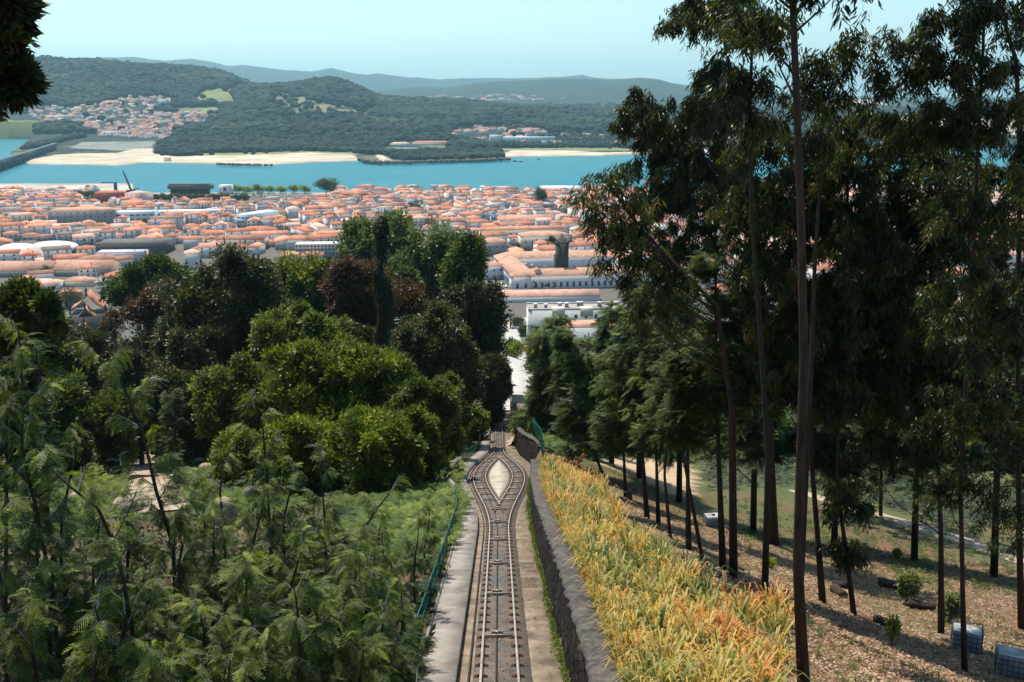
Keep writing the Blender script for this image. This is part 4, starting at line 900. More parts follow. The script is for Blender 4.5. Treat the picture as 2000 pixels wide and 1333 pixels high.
stuff_houses('town_houses', [(x, y, w, d, g1(x, y), R(9) + trng.normal(0, .12) + (.35 if math.sin(x * .02 + y * .011) > .3 else 0) + (math.pi / 2 if trng.random() < .35 else 0)) for x, y, w, d, px, py, row in small], 'dense mass of small orange-roofed houses towards the river', (4, 13))

gx = trng.uniform(-900, 800, 9000); gy = trng.uniform(600, 1530, 9000); kk = (nz(gx, gy, 70) > .42) & (np.abs(gx) < .6 * gy); gx, gy = gx[kk], gy[kk]; ok = np.array([not blocked(a, b, 6) for a, b in zip(gx, gy)]); gx, gy = gx[ok], gy[ok]
pu, pw = proj(gx, gy, 10.); ok = inpoly(pu, pw, VIS) | (pu > 1150); gx, gy = gx[ok], gy[ok]
V, Fc, vv = scatter(TB, np.stack([gx, gy, G_near(gx, gy) + rng.uniform(2, 6, len(gx))], 1), rng.uniform(2.5, 5, len(gx))); tag(mk('street_greenery', V, Fc, M['L_dark'], v=vv), 'garden trees and hedges squeezed between the town houses', 'greenery', kind='stuff')
# ================================================================ ACROSS THE RIVER
VILL = [[(0,262),(0,196),(60,202),(130,212),(195,205),(235,190),(330,188),(345,200),(330,208),(300,215),(330,222),(430,215),(440,224),(400,240),(345,255),(330,276),(300,272),(200,268),(150,245),(60,240)]]
rr = np.random.default_rng(5)
def sample_far(poly, n, y0, y1):
    out = []; tries = 0
    q = np.array(poly, float); x0, x1 = q[:, 0].min(), q[:, 0].max()
    while len(out) < n and tries < 60:
        tries += 1; Y_ = y0 * (y1 / y0) ** rr.random(4000); px = rr.uniform(x0, x1, 4000); X_ = (px - 1000) / F * .975 * Y_; Z_ = G_far(X_, Y_)
        a_, b_ = proj(X_, Y_, Z_); ok = inpoly(a_, b_, poly) & ~in_water(X_, Y_); out += [tuple(t) for t in np.stack([X_, Y_, Z_], 1)[ok]]
    return out[:n]
L_ = [(x, y, rr.uniform(9, 24), rr.uniform(9, 14), z, rr.uniform(-.3, .6)) for x, y, z in sample_far(VILL[0], 560, 2600, 4700)]
L_ += [(x, y, rr.uniform(10, 40), rr.uniform(9, 14), z, rr.uniform(-.3, .6)) for x, y, z in sample_far([(880,266),(890,250),(1010,243),(1080,262),(1200,262),(1330,268),(1420,275),(1420,288),(1200,285),(1090,284),(960,284)], 90, 2600, 4700)]
L_ += [(x, y, rr.uniform(15, 60), rr.uniform(12, 24), z, rr.uniform(-.3, .6)) for x, y, z in sample_far([(740,186),(780,190),(1000,186),(1130,194),(1130,198),(900,198),(740,190)], 90, 5500, 12000)]
L_ += [(x, y, rr.uniform(15, 50), rr.uniform(12, 24), z, rr.uniform(-.3, .6)) for x, y, z in sample_far([(1400,205),(1700,200),(1720,212),(1500,222),(1400,225)], 60, 5000, 12000)]
stuff_houses('village_houses', L_, 'villages of orange-roofed houses across the river', (5, 9), False)
def fbx(name, label, cat, pl, pr, pb, pe, depth, **k): return bpx(name, label, cat, pl, pr, pb, pe, depth, rz=k.pop('rz', R(3)), sink=4, **k)
_YS = np.concatenate([np.geomspace(4, 1555, 5000), np.geomspace(2100, 8000, 3000)])
fbx('slab_building', 'long white horizontal-banded building across the river', 'building', 983, 1084, 281, 268, 24, rz=R(-2), roof='flat', wm='bluew', rm='whiteroof', chim=0, nx=12, nzz=4, ww=9, wh=1.6)
fbx('apartment_block', 'stepped white apartments left of the long banded building', 'apartment block', 957, 982, 280, 264, 24, roof='flat', wm='white', rm='greyw', chim=0, nx=4, nzz=4, ww=4.4, wh=1.2)
for pl, lab in ((905, 'pink apartment cube leftmost in its row across the river'), (936, 'pink apartment cube second in its row across the river'), (993, 'pink apartment cube behind the long banded building'), (1022, 'pink apartment cube rightmost in its row across the river')):
    fbx('pink_apartments', lab, 'apartment block', pl, pl + 19, 264, 255, 24, roof='hip', rh=4, wm='pinkw', rm='roof', rv=.3, chim=0, group='pink apartments across the river')
fbx('waterside_school', 'long low building with orange roof above the wooded point', 'building', 762, 800, 286, 281, 20, roof='hip', rh=4, wm='white', rm='roof', rv=.8, chim=0)
fbx('waterside_school', 'longer low orange-roofed building right of the shorter one', 'building', 805, 878, 284, 279, 26, roof='hip', rh=5, wm='white', rm='roof', rv=.6, chim=0)
fbx('grey_hall', 'grey flat hall inside the wooded point', 'hall', 765, 815, 297, 291, 50, roof='flat', wm='darkc', rm='greyw', chim=0)
fbx('beach_hut', 'tiny hut with orange roof on the sand', 'hut', 320, 333, 315, 311, 10, roof='gable', rh=3, wm='white', rm='roof', rv=.2, chim=0)
fbx('village_block', 'long white apartment block in the village across the river', 'apartment block', 92, 158, 233, 226, 24, roof='flat', wm='white', rm='whiteroof', chim=0, nx=10, nzz=3, ww=5, wh=1.4)
fbx('village_block', 'white waterfront block at the foot of the village', 'apartment block', 198, 246, 266, 258, 24, roof='flat', wm='bluew', rm='whiteroof', chim=0)
fbx('village_block', 'tall block with pink roof topmost in the village', 'apartment block', 200, 234, 209, 199, 24, roof='hip', rh=4, wm='pinkw', rm='roof', rv=.3, chim=0)
fbx('village_block', 'white tower block right of the topmost pink roofs', 'apartment block', 312, 330, 209, 194, 24, roof='flat', wm='white', rm='whiteroof', chim=0)
# forest masses
ico = []
def ico20():
    t = (1 + 5 ** .5) / 2; V = np.array([(-1, t, 0), (1, t, 0), (-1, -t, 0), (1, -t, 0), (0, -1, t), (0, 1, t), (0, -1, -t), (0, 1, -t), (t, 0, -1), (t, 0, 1), (-t, 0, -1), (-t, 0, 1)], float) / 1.9
    Fc = np.array([(0, 11, 5), (0, 5, 1), (0, 1, 7), (0, 7, 10), (0, 10, 11), (1, 5, 9), (5, 11, 4), (11, 10, 2), (10, 7, 6), (7, 1, 8), (3, 9, 4), (3, 4, 2), (3, 2, 6), (3, 6, 8), (3, 8, 9), (4, 9, 5), (2, 4, 11), (6, 2, 10), (8, 6, 7), (9, 8, 1)]); return V, Fc
for k in range(6):
    V, Fc = ico20(); ico.append((V * (1 + rng.normal(0, .16, (12, 3))) * [1, 1, .8], Fc))
def forest(name, label, pts, rad, vb):
    P = np.array(pts); rad = np.broadcast_to(rad, len(P)) * rng.uniform(.5, 1.25, len(P)) * (1 + .35 * nz(P[:, 0] + 99, P[:, 1], 190)); P = P + np.stack([0 * rad, 0 * rad, rad * .45], 1)
    v = np.clip(vb + .5 * nz(P[:, 0], P[:, 1], 210) + .3 * nz(P[:, 1], P[:, 0], 70) + rng.normal(0, .13, len(P)), 0, 1); V, Fc, vv = scatter(ico, P, rad, v=v); return tag(mk(name, V, Fc, M['L_far'], v=vv), label, 'forest', kind='stuff')
EX = VILL + SAND + MUD + MEADOW + [[(880,266),(890,250),(1010,243),(1080,255),(1090,283),(960,284)], [(745,296),(760,277),(880,277),(880,290),(815,300)], [(480,226),(500,217),(560,220),(560,226)]]
def fpts(n, y0, y1, poly, heath=.8):
    out = []
    while sum(map(len, out)) < n:
        Y_ = 1 / rr.uniform(1 / y1, 1 / y0, 20000); px = rr.uniform(-420, 2400, 20000); X_ = (px - 1000) / F * .975 * Y_; Z_ = G_far(X_, Y_); a_, b_ = proj(X_, Y_, Z_)
        ok = ~in_water(X_, Y_) & inpoly(a_, b_, poly)
        for P in EX: ok &= ~inpoly(a_, b_, P) | (rr.random(20000) < .015)
        for P in HEATH: ok &= ~inpoly(a_, b_, P) | (rr.random(20000) < .12)
        out.append(np.stack([X_, Y_, Z_], 1)[ok])
    return np.concatenate(out)[:n]
forest('riverside_pinewood', 'dark pinewood standing behind the sandy far bank', fpts(7500, 2450, 3600, [(300,306),(330,252),(420,240),(700,235),(760,262),(900,262),(1200,262),(1500,270),(2400,270),(2400,290),(1400,290),(1100,292),(760,290),(740,304),(700,300)]), 10., .3)
forest('wooded_point', 'round evergreen bushes covering the low point with rocky edge', fpts(900, 2250, 2800, [(735,293),(800,289),(900,290),(975,297),(985,310),(900,314),(780,314),(745,302)]), 9., .3)
forest('plain_forest', 'wide green forest filling the plain and lower hills', fpts(15000, 3300, 6800, [(-400,262),(-400,80),(2400,80),(2400,262)]), 17., .42)
forest('hill_forest', 'trees covering the rounded hills', fpts(15000, 3900, 5600, [(-400,240),(-400,80),(900,100),(1100,215),(700,240)]), 15., .5)
# causeway trees, point rocks, bridge
def along(pts, n, r, name, label, mat='L_far', vb=.35):
    P = np.array([hit(x, y) for x, y in pts]); t = np.sort(rr.uniform(0, len(P) - 1, n)); i = np.minimum(t.astype(int), len(P) - 2); f = (t - i)[:, None]
    Q = P[i] * (1 - f) + P[i + 1] * f + np.stack([rr.normal(0, r * .8, n), rr.normal(0, r * 1.5, n), np.zeros(n)], 1)
    rad = r * rng.uniform(.6, 1.3, n); Q[:, 2] = np.maximum(Q[:, 2], 0) + rad * .4; V, Fc, vv = scatter(ico, Q, rad, v=np.clip(vb + rng.normal(0, .15, n), 0, 1)); return mk(name, V, Fc, M[mat], v=vv)
tag(along([(48, 292), (90, 284), (120, 275), (160, 268)], 160, 11, 'causeway_trees', ''), 'trees lining the causeway behind the bridge end', 'trees', kind='stuff')
tag(along([(745, 319), (800, 319), (860, 317), (940, 315), (996, 312)], 260, 4.5, 'shore_rocks', '', 'rock'), 'dark rocks edging the wooded point', 'rocks', kind='stuff')
tag(along([(705, 314), (722, 318), (742, 319)], 60, 5, 'shore_rocks', '', 'rock'), 'rocks at the tip of the beach', 'rocks', kind='stuff')
tag(along([(425, 322), (470, 323), (530, 324)], 90, 3, 'groyne', '', 'rock'), 'low dark groyne lying along the beach edge', 'groyne', kind='stuff')
A = np.array([-904., 1560., 0]); B_ = np.array([-1300., 2890., 0]); D = B_ - A; Ln = float(np.linalg.norm(D)); rz_ = math.atan2(D[1], D[0])
root = empty('truss_bridge', A, rz_, 'long dark green iron truss bridge on stone piers crossing the river at left', 'bridge')
mb = MB(); zb, zt2, hw = 13, 21, 5.0
for s in (-hw, hw):
    for z in (zb, zt2): mb.box(0, Ln, s - .5, s + .5, z - .6, z + .6)
mb.box(0, Ln, -hw, hw, zt2 + .6, zt2 + 1.2); mb.box(0, Ln, -hw, hw, zb - .3, zb + .3); mb.build('deck', M['truss'], root)
mb = MB(); n = int(Ln / 8)
for i in range(n):
    x = i * Ln / n; x2 = (i + 1) * Ln / n
    for s in (-hw, hw):
        mb.box(x - .3, x + .3, s - .3, s + .3, zb, zt2)
        for za, zc in ((zb, zt2), (zt2, zb)): mb.add([(x, s, za - .35), (x2, s, zc - .35), (x2, s, zc + .35), (x, s, za + .35)], [(0, 1, 2, 3)])
mb.build('lattice', M['truss'], root)
pm = None
for i in range(int(Ln / 62)):
    mb = MB(); mb.box(-3, 3, -6, 6, -5, 12.6); o = mb.build('pier', M['granite'], root) if pm is None else pm.copy()
    if pm is not None: COL.objects.link(o); o.parent = root
    pm = o; o.location = (30 + i * 62, 0, 0)
_YS = np.geomspace(4, 3400, 9000)
# riverside objects
def ycrane(px, name, label, mat, rot, arm):
    b = at(px, 371, 1520); z = 4.6; root = empty(name, (b[0], 1540, z), rot, label, 'crane'); s = 1540 / F * 1.03
    return root, s
r, s = ycrane(216, 'harbour_crane', 'blue harbour crane with long level arm on the quay', 'blue', 0, 0)
mb = MB(); mb.box(-2, 2, -2, 2, 0, 22 * s); mb.build('mast', M['blue'], r); mb = MB(); mb.box(-26 * s, 3, -1, 1, 20 * s, 22 * s); mb.build('arm', M['blue'], r)
mb = MB(); mb.box(-4, 4, -4, 4, 0, 5); mb.build('base', M['blue'], r)
r, s = ycrane(246, 'harbour_crane', 'black mobile crane with raised leaning boom by the quay', 'black', 0, 0)
mb = MB(); mb.tube([(0, 0, 6), (-12 * s, 0, 44 * s)], [1.6, .9], 6); mb.build('boom', M['black'], r); mb = MB(); mb.tube([(-10, 0, 3), (16 * s, 0, 11 * s)], [1.3, .6], 6); mb.build('jib', M['black'], r); mb = MB(); mb.box(-6, 6, -4, 4, 0, 6); mb.build('base', M['black'], r)
b = at(1270, 371, 1540); r = empty('gantry', (b[0], 1545, 4.6), 0, 'red-brown twin-legged gantry rising on the quay behind branches', 'gantry')
for x in (-6, 6): mb = MB(); mb.box(x - 2, x + 2, -2, 2, 0, 22); mb.box(x - 2.6, x + 2.6, -2.6, 2.6, 15, 17); mb.build('leg', M['redw'], r)
mb = MB(); mb.box(-8, 8, -1, 1, 19, 21); mb.tube([(3, 0, 21), (3, 0, 40)], .4, 5); mb.build('cross_beam', M['redw'], r)
b = at(360, 372, 1500); r = empty('cultural_centre', (b[0], 1530, 4.6), R(-3), 'dark long-roofed pavilion raised on thin legs over the quay', 'building'); 
mb = MB(); mb.box(-32, 33, -10, 10, 9, 15); mb.box(-30, 28, -8, 6, 15, 16.5); mb.build('upper_volume', M['darkc'], r)
for i in range(12): mb = MB(); mb.box(-28 + i * 5 - .3, -28 + i * 5 + .3, -9, 9, 0, 9); mb.build('leg', M['black'], r)
b = at(431, 371, 1500); r = empty('white_kiosk', (b[0], 1528, 4.6), 0, 'small white box building with dark opening at the quay', 'kiosk'); mb = MB(); mb.box(-9, 9, -7, 7, 0, 15); mb.build('wall', M['white'], r); mb = MB(); mb.box(-2, 2, -7.2, -6.9, 6, 12); mb.build('window', M['window'], r)
b = at(345, 374, 1490); mb = MB(); mb.box(-45, 110, -14, 14, 4, 6.2); o = mb.build('promenade', M['pale']); o.location = (b[0], 1500, 0); tag(o, kind='structure')
def boat(px, py, ln, mat, label):
    p = at(px, py, 1000); a_, dy, dz = ray(px, py); Y_ = -CZ * dy / dz; X_ = a_ / dy * Y_
    r = empty('boat', (X_, Y_, .0), R(8), label, 'boat'); mb = MB(); h = ln / 2
    mb.add([(-h, -1.5, 1.2), (h * .6, -1.5, 1.2), (h, 0, 1.6), (h * .6, 1.5, 1.2), (-h, 1.5, 1.2), (-h * .9, -.9, -.4), (h * .5, -.9, -.4), (h * .8, 0, -.4), (h * .5, .9, -.4), (-h * .9, .9, -.4)], [(0, 1, 2, 3, 4), (1, 0, 5, 6), (2, 1, 6, 7), (3, 2, 7, 8), (4, 3, 8, 9), (0, 4, 9, 5)]); mb.build('hull', M[mat], r)
    mb = MB(); mb.box(-h * .4, h * .2, -1, 1, 1.2, 3.2); mb.build('cabin', M[mat], r)
boat(1006, 316, 16, 'darkc', 'dark boat moored right of the rocky point'); boat(1017, 317, 12, 'darkc', 'second dark boat just right of the moored one')
boat(743, 324, 12, 'darkc', 'small dark boat near the end of the beach'); boat(922, 318, 7, 'carw', 'tiny white boat before the wooded point'); boat(1052, 312, 6, 'darkc', 'tiny dark boat far right in the bay')
# round trees of the riverside and town: one thing each
def blobtree(px, pyb, pyt, rpx, label, mat='L_mid', group='trees of the riverside and town', vs=0., Yf=None, squash=1.):
    c = hit(px, pyb); Y_ = c[1] if Yf is None else Yf; base = np.array([c[0] if Yf is None else at(px, pyb, Y_)[0], Y_, g1(at(px, pyb, Y_)[0], Y_)]); top = at(px, pyt, Y_)[2]; s = (Y_ * CP + (CZ - base[2]) * SP) / F; H_ = top - base[2]; r_ = rpx * s
    bl = [(base + np.array([0, 0, H_ * .58]), (r_, r_, H_ * .42)), (base + np.array([r_ * .4, 0, H_ * .45]), (r_ * .7, r_ * .7, H_ * .3))]
    sz = max(1.0 * s, .35); n = int(np.clip(26 * (r_ * H_) / (sz * sz) / 10, 60, 1500)) * 1
    tree('town_tree', label, 'tree', base, [base, base + np.array([0, 0, H_ * .5])], .5, .25, bl, n, sz * 1.6, M[mat], sub=.35, hollow=.3, nl=3, vshift=vs, group=group, sides=5)
blobtree(638, 385, 345, 22, 'large round dark green tree standing alone on the riverside', vs=.0)
blobtree(1055, 410, 366, 14, 'tall dark conical fir among roofs by the river', 'L_dark')
blobtree(808, 425, 398, 15, 'dark broad tree rising between roofs in the town centre', 'L_dark')
blobtree(1074, 405, 390, 9, 'green bushy tree at the right foot of the tall fir', 'L_mid')
blobtree(698, 381, 370, 9, 'small dark tree on the bank right of the big round tree')
blobtree(778, 388, 377, 11, 'low green tree by the bank above the central roofs')
for i, (px, lab) in enumerate(((440, 'leftmost'), (462, 'second'), (482, 'third'), (503, 'fourth'), (525, 'fifth'), (548, 'sixth'), (572, 'seventh'), (596, 'rightmost'))):
    blobtree(px, 378, 361 + (i % 3) * 2, 12, 'bright green riverside plane tree, %s of the eight in the row' % lab, 'L_broad', 'row of plane trees along the bank', .25)
for i in range(13):
    px = 285 + i * 16; blobtree(px, 396, 379, 10, 'dark clipped avenue tree, %s along the car park hedge' % (['first', 'second', 'third', 'fourth', 'fifth', 'sixth', 'seventh', 'eighth', 'ninth', 'tenth', 'eleventh', 'twelfth', 'last'][i]), 'L_dark', 'avenue of dark trees behind the offices')
for i in range(5): blobtree(128 + i * 14, 388, 374, 9, 'dark quayside tree, %s of five left of the red apartments' % ['first', 'second', 'third', 'fourth', 'fifth'][i], 'L_dark', 'quayside trees at the left')
for px, pb, pt, r_, lab in ((60, 446, 432, 9, 'pale green bush among roofs at far left'), (128, 450, 438, 14, 'dark bushes below the grey apartments'), (286, 445, 429, 9, 'green tree below the white offices'), (498, 446, 425, 12, 'dark hedge tree right of the slab offices'), (92, 548, 520, 13, 'dark ragged tree in front of the long hall'), (130, 600, 565, 40, 'dense dark tree left of the gabled mansion'), (1200, 430, 414, 14, 'green tree behind the eucalyptus twigs'), (1078, 489, 462, 11, 'dark green tree beside the granite tower'), (1010, 492, 475, 7, 'conical tree at the villa corner'), (940, 492, 478, 7, 'dark reddish tree by the long cream wing')):
    blobtree(px, pb, pt, r_, lab, 'L_dark' if 'dark' in lab else 'L_mid')
# cars in the yard and on the road
def car(px, py, mat, label, rz_=0.):
    c = hit(px, py); r = empty('parked_car', c + np.array([0, 0, .3]), rz_, label, 'car', 'cars parked near the convent')
    mb = MB(); mb.add([(-.85, -2.1, .3), (.85, -2.1, .3), (.85, 2.1, .3), (-.85, 2.1, .3), (-.85, -2.1, .85), (.85, -2.1, .85), (.85, 2.1, .9), (-.85, 2.1, .9)], [(3, 2, 1, 0), (4, 5, 6, 7), (0, 1, 5, 4), (1, 2, 6, 5), (2, 3, 7, 6), (3, 0, 4, 7)]); mb.build('body', M[mat], r)
    mb = MB(); mb.add([(-.8, -1.7, .85), (.8, -1.7, .85), (.8, 1.0, .88), (-.8, 1.0, .88), (-.62, -1.2, 1.42), (.62, -1.2, 1.42), (.62, .35, 1.45), (-.62, .35, 1.45)], [(4, 5, 6, 7), (0, 1, 5, 4), (1, 2, 6, 5), (2, 3, 7, 6), (3, 0, 4, 7)], 0); cb = mb.build('cabin', M['window'], r)
    mb = MB(); mb.box(-.6, .6, -1.15, .3, 1.42, 1.5); mb.build('car_roof', M[mat], r)
    for x in (-.8, .8):
        for y in (-1.35, 1.35): mb = MB(); mb.tube([(x - .1, y, .32), (x + .1, y, .32)], [.32, .32], 10); mb.build('wheel', M['tyre'], r)
car(999, 664, 'carb', 'blue car parked on the pale road beyond the track', R(5)); car(999, 674, 'carw', 'white car parked behind the blue one', R(5)); car(988, 562, 'carw', 'white car parked by the convent wall', R(60)); car(979, 556, 'darkc', 'dark car parked left of the white one by the convent', R(60))
# ================================================================ VEGETATION OF THE SLOPE
def slope_tree(label, Y, cx, top, rpx, pyb, mat, n, size, name='broadleaf_tree', extra=(), group=None, bark='bark_d', T=TB, sub=.3, vs=0., core=.12, r0=.3, x0=None, el=None, hollow=.35, nl=12, flat=False):
    """tree at distance Y filling the photo region centred on cx from row top to row pyb"""
    t = at(cx, top, Y); base = np.array([at(x0 or cx, pyb, Y)[0], Y, 0]); base[2] = g1(base[0], Y)
    if t[2] - base[2] < 3: base[2] = t[2] - 3
    s = (Y * CP + (CZ - t[2]) * SP) / F; hh = (pyb - top) / 2
    gp = float(proj(base[0], Y, base[2])[1]); low = [(cx, (pyb + gp) / 2 - 10, rpx * .75, (gp - pyb) / 2 + 12)] if gp > pyb + 25 else []
    bl = bloblist(Y, [(cx, top + hh * .95, rpx * .95, hh * .92)] + list(extra) + low)
    for q_ in range(6):
        an = rng.uniform(0, 6.28); bl += bloblist(Y, [(cx + math.cos(an) * rpx * rng.uniform(.6, .95), top + hh * .95 + math.sin(an) * hh * .75, rpx * rng.uniform(.22, .45), hh * rng.uniform(.18, .34), rng.normal(0, .5) * rpx * pxm(Y))])
    tr = [base, base + (np.array([t[0], Y, t[2]]) - base) * np.array([.3, 1, .35]), np.array([t[0], Y, base[2] + (t[2] - base[2]) * .8])]
    return tree(name, label, 'tree', base, tr, r0, .06, bl, n, size, M[mat], T=T, bark=bark, group=group, sub=sub, vshift=vs, core=core, el=el, hollow=hollow, nl=nl, flat=flat)
GL = 'trees on the slope left of the track'
# back to front
slope_tree('tall pale grey-green tree topmost over the track-side grove', 178, 735, 432, 62, 640, 'L_grey', 4200, .85, extra=[(775, 470, 50, 48), (700, 480, 40, 50)], group=GL, sub=.26)
slope_tree('pale grey-green tree right of the tall dead-topped trunk', 172, 838, 448, 48, 660, 'L_grey', 3600, .8, extra=[(800, 545, 60, 50), (862, 500, 38, 50), (850, 590, 40, 50)], group=GL, sub=.26)
slope_tree('narrow green tree with pointed top left of the convent', 165, 905, 462, 34, 640, 'L_mid', 2600, .7, extra=[(925, 520, 26, 60), (890, 570, 35, 60)], group=GL, sub=.24)
slope_tree('dark green tree beside the uppermost track', 150, 905, 560, 62, 800, 'L_dark', 5200, .65, extra=[(955, 640, 32, 90), (945, 720, 42, 55)], group=GL, sub=.24, vs=-.1)
slope_tree('round green pine rising left before the pale blue house', 225, 300, 506, 72, 660, 'L_mid', 4200, .95, extra=[(250, 580, 45, 45), (340, 560, 40, 40)], group=GL, sub=.24, vs=-.05, name='umbrella_pine')
slope_tree('russet-leaved tree at the left of the dark grove', 165, 305, 560, 40, 690, 'L_red', 2400, .6, extra=[(330, 600, 50, 45), (275, 610, 30, 30)], group=GL)
slope_tree('bare russet bush beside the gabled mansion', 170, 222, 610, 24, 665, 'L_red', 700, .4, group=GL, hollow=.6)
slope_tree('very large dark green tree in the left grove', 128, 455, 498, 95, 800, 'L_dark', 9500, .62, extra=[(400, 620, 85, 100), (480, 560, 60, 60), (520, 660, 70, 110), (345, 690, 45, 80)], group=GL, vs=.02, sub=.24)
slope_tree('fresh green tree between the dark and the russet crowns', 150, 600, 500, 72, 740, 'L_broad', 5200, .62, extra=[(570, 560, 50, 50), (650, 580, 50, 70), (560, 640, 60, 60)], group=GL, vs=-.12, sub=.26)
slope_tree('russet-brown leaved tree left of the tall dead trunk', 135, 700, 500, 55, 720, 'L_red', 4600, .58, extra=[(690, 590, 60, 55), (730, 640, 50, 60)], group=GL)
slope_tree('russet-brown leaved tree right of the tall dead trunk', 130, 812, 560, 40, 700, 'L_red', 2400, .55, extra=[(790, 600, 40, 40)], group=GL)
slope_tree('dark glossy tree right of the russet crowns', 118, 850, 610, 70, 860, 'L_dark', 6200, .55, extra=[(870, 700, 60, 70), (800, 700, 60, 70), (900, 760, 45, 60)], group=GL, sub=.24, vs=.08)
slope_tree('mid green tree below the fresh green one', 112, 575, 600, 62, 800, 'L_mid', 5200, .5, extra=[(540, 660, 50, 50), (640, 680, 55, 55)], group=GL, sub=.25, vs=.15)
slope_tree('bright yellow-green tree in front of the left grove', 84, 660, 682, 105, 960, 'L_broad', 15000, .44, extra=[(600, 740, 80, 70), (730, 760, 75, 80), (760, 850, 70, 80), (650, 870, 110, 70)], group=GL, sub=.2, vs=-.02)
slope_tree('duller green tree left of the bright yellow-green one', 92, 480, 705, 72, 900, 'L_mid', 8500, .38, extra=[(430, 780, 50, 60), (520, 800, 70, 70)], group=GL, sub=.22, vs=.15)
slope_tree('mid green tree touching the walkway fence at the loop', 80, 828, 742, 56, 900, 'L_mid', 8500, .34, extra=[(800, 830, 55, 70), (858, 800, 38, 50), (812, 890, 42, 50)], group=GL, sub=.22, vs=.12)
slope_tree('low yellow-leaved shrub left of the upper track', 125, 925, 800, 28, 880, 'L_mid', 1600, .4, group=GL, vs=.25, name='shrub', r0=.1)
for cx, top, r_, Y_, b_, lab in ((60, 640, 80, 125, 800, 'low dark tree left below the white-flowered tree'), (170, 655, 75, 130, 820, 'rounded dark evergreen below the gabled mansion'), (270, 690, 60, 120, 830, 'dark cloud-shaped evergreen in the left middle'), (340, 720, 50, 112, 850, 'small dark evergreen before the large dark tree'), (120, 740, 70, 100, 870, 'green shrub tree left above the path'), (225, 770, 45, 105, 860, 'grey-green shrub behind the end of the path')):
    slope_tree(lab, Y_, cx, top, r_, b_, 'L_dark' if 'dark' in lab else 'L_mid', 3800, .55, group=GL, sub=.28, vs=.0)
slope_tree('small pointed cypress-like conifer beside the path end', 98, 338, 752, 24, 850, 'L_con', 1500, .45, name='small_conifer', group=GL, T=TCN, el='droop')
slope_tree('glossy magnolia with white highlights at the left edge', 62, 50, 560, 55, 700, 'L_mid', 5200, .38, name='magnolia_tree', extra=[(10, 630, 60, 60), (95, 640, 34, 40), (60, 700, 50, 50)], group=GL, sub=.22, vs=-.18)
for cx, top, r_, Y_, b_, lab, mm, vs_ in ((380, 640, 62, 120, 860, 'dark tree low in front of the very large dark one', 'L_dark', -.05), (760, 700, 60, 100, 900, 'mid green tree between the bright tree and the dark glossy one', 'L_mid', .1), (560, 700, 60, 105, 880, 'green tree directly behind the bright yellow-green crown', 'L_mid', .05), (690, 620, 50, 120, 800, 'dark tree at the foot of the russet crowns', 'L_dark', -.05), (20, 720, 60, 90, 880, 'dark shrubby tree at the left edge below the magnolia', 'L_dark', 0.), (960, 690, 30, 140, 800, 'slim dark tree leaning over the upper track', 'L_dark', 0.), (400, 560, 50, 140, 700, 'dark tree left behind the very large dark one', 'L_dark', .05)):
    slope_tree(lab, Y_, cx, top, r_, b_, mm, 4200, .5, group=GL, sub=.26, vs=vs_)
for cx, top, r_, Y_, b_, lab, mm, vs_, n_ in ((745, 800, 80, 66, 985, 'leafy tree at the lower edge of the grove near the bracken', 'L_broad', 0., 8000), (808, 805, 42, 70, 965, 'green tree crowding the walkway beside the passing loop', 'L_mid', .15, 5200), (590, 830, 75, 70, 985, 'bushy tree in front of the bright yellow-green one', 'L_broad', .05, 6500), (880, 735, 32, 98, 850, 'leafy tree leaning over the walkway above the loop', 'L_mid', .12, 3600), (470, 850, 60, 80, 960, 'yellow-tinged bush above the stone bench', 'L_broad', .0, 3600)):
    slope_tree(lab, Y_, cx, top, r_, b_, mm, n_, .32, group=GL, sub=.24, vs=vs_)
# white flowers of the magnolia
P, _, _ = clump_points(bloblist(61, [(55, 600, 62, 45), (55, 690, 20, 12)]), 90, .3, .8)
# tall dead trunk wrapped in creepers
b = at(745, 760, 95); base = np.array([b[0], 95, g1(b[0], 95)]); top = at(748, 428, 95)
root = empty('ivy_clad_trunk', base, 0, 'tall thin dead trunk draped in dark creepers standing before the russet trees', 'dead tree', GL); B = base
mb = MB(); mb.tube([base - B, at(740, 700, 95) - B, at(744, 560, 95) - B, top - B], [.35, .3, .22, .08], 7); mb.build('trunk', M['bark_d'], root, smooth=True)
P, v, _ = clump_points(bloblist(95, [(748, 445, 9, 20), (744, 480, 10, 45), (740, 560, 7, 60), (755, 600, 12, 60), (745, 680, 14, 50)]), 1500, .3, .2)
V, Fc, vv = scatter(TE, P, .75 * rng.uniform(.6, 1.3, len(P)), v=v * .5); mk('creeper', V - B, Fc, M['L_dark'], root, v=vv)

# --- conifers and eucalyptus on the right ---
GC = 'feathery conifers right of the track'
def conifer(label, bx, by, bend, top, rpx, crown_bot, n=3200, size=.5, vs=0., r0=.12, side=0):
    b = hit(bx, by); Y_ = b[1]; s = (Y_ * CP + (CZ - b[2]) * SP) / F; tx = bend[-1][0] if bend else bx
    pts = [at(x, y, Y_) for x, y in bend] + [at(tx, top, Y_)]; H = pts[-1][2] - b[2]
    bl = []; k = 5
    for i in range(k):
        t = (i + .5) / k; py = crown_bot + (top - crown_bot) * t; rr_ = rpx * (1.12 - t * .85)
        bl.append((tx + rng.normal(0, rpx * .22) + side * rpx * .3 * (1 - t), py, rr_, (crown_bot - top) / k * .8))
    return tree('conifer_tree', label, 'tree', b, [b] + pts, r0, .04, bloblist(Y_, bl), n, size, M['L_con'], T=TCN, bark='bark_d', group=GC, sub=.26, hollow=.35, el='droop', core=.04, vshift=vs, nl=16, flat=True)
conifer('slim conifer first from the loop, its foot on the sunny clearing', 1180, 932, [(1150, 860)], 650, 62, 880, 3600, .9, .05)
conifer('conifer with thin trunk above the pale stump', 1222, 972, [(1218, 880)], 640, 60, 880, 3000, .75)
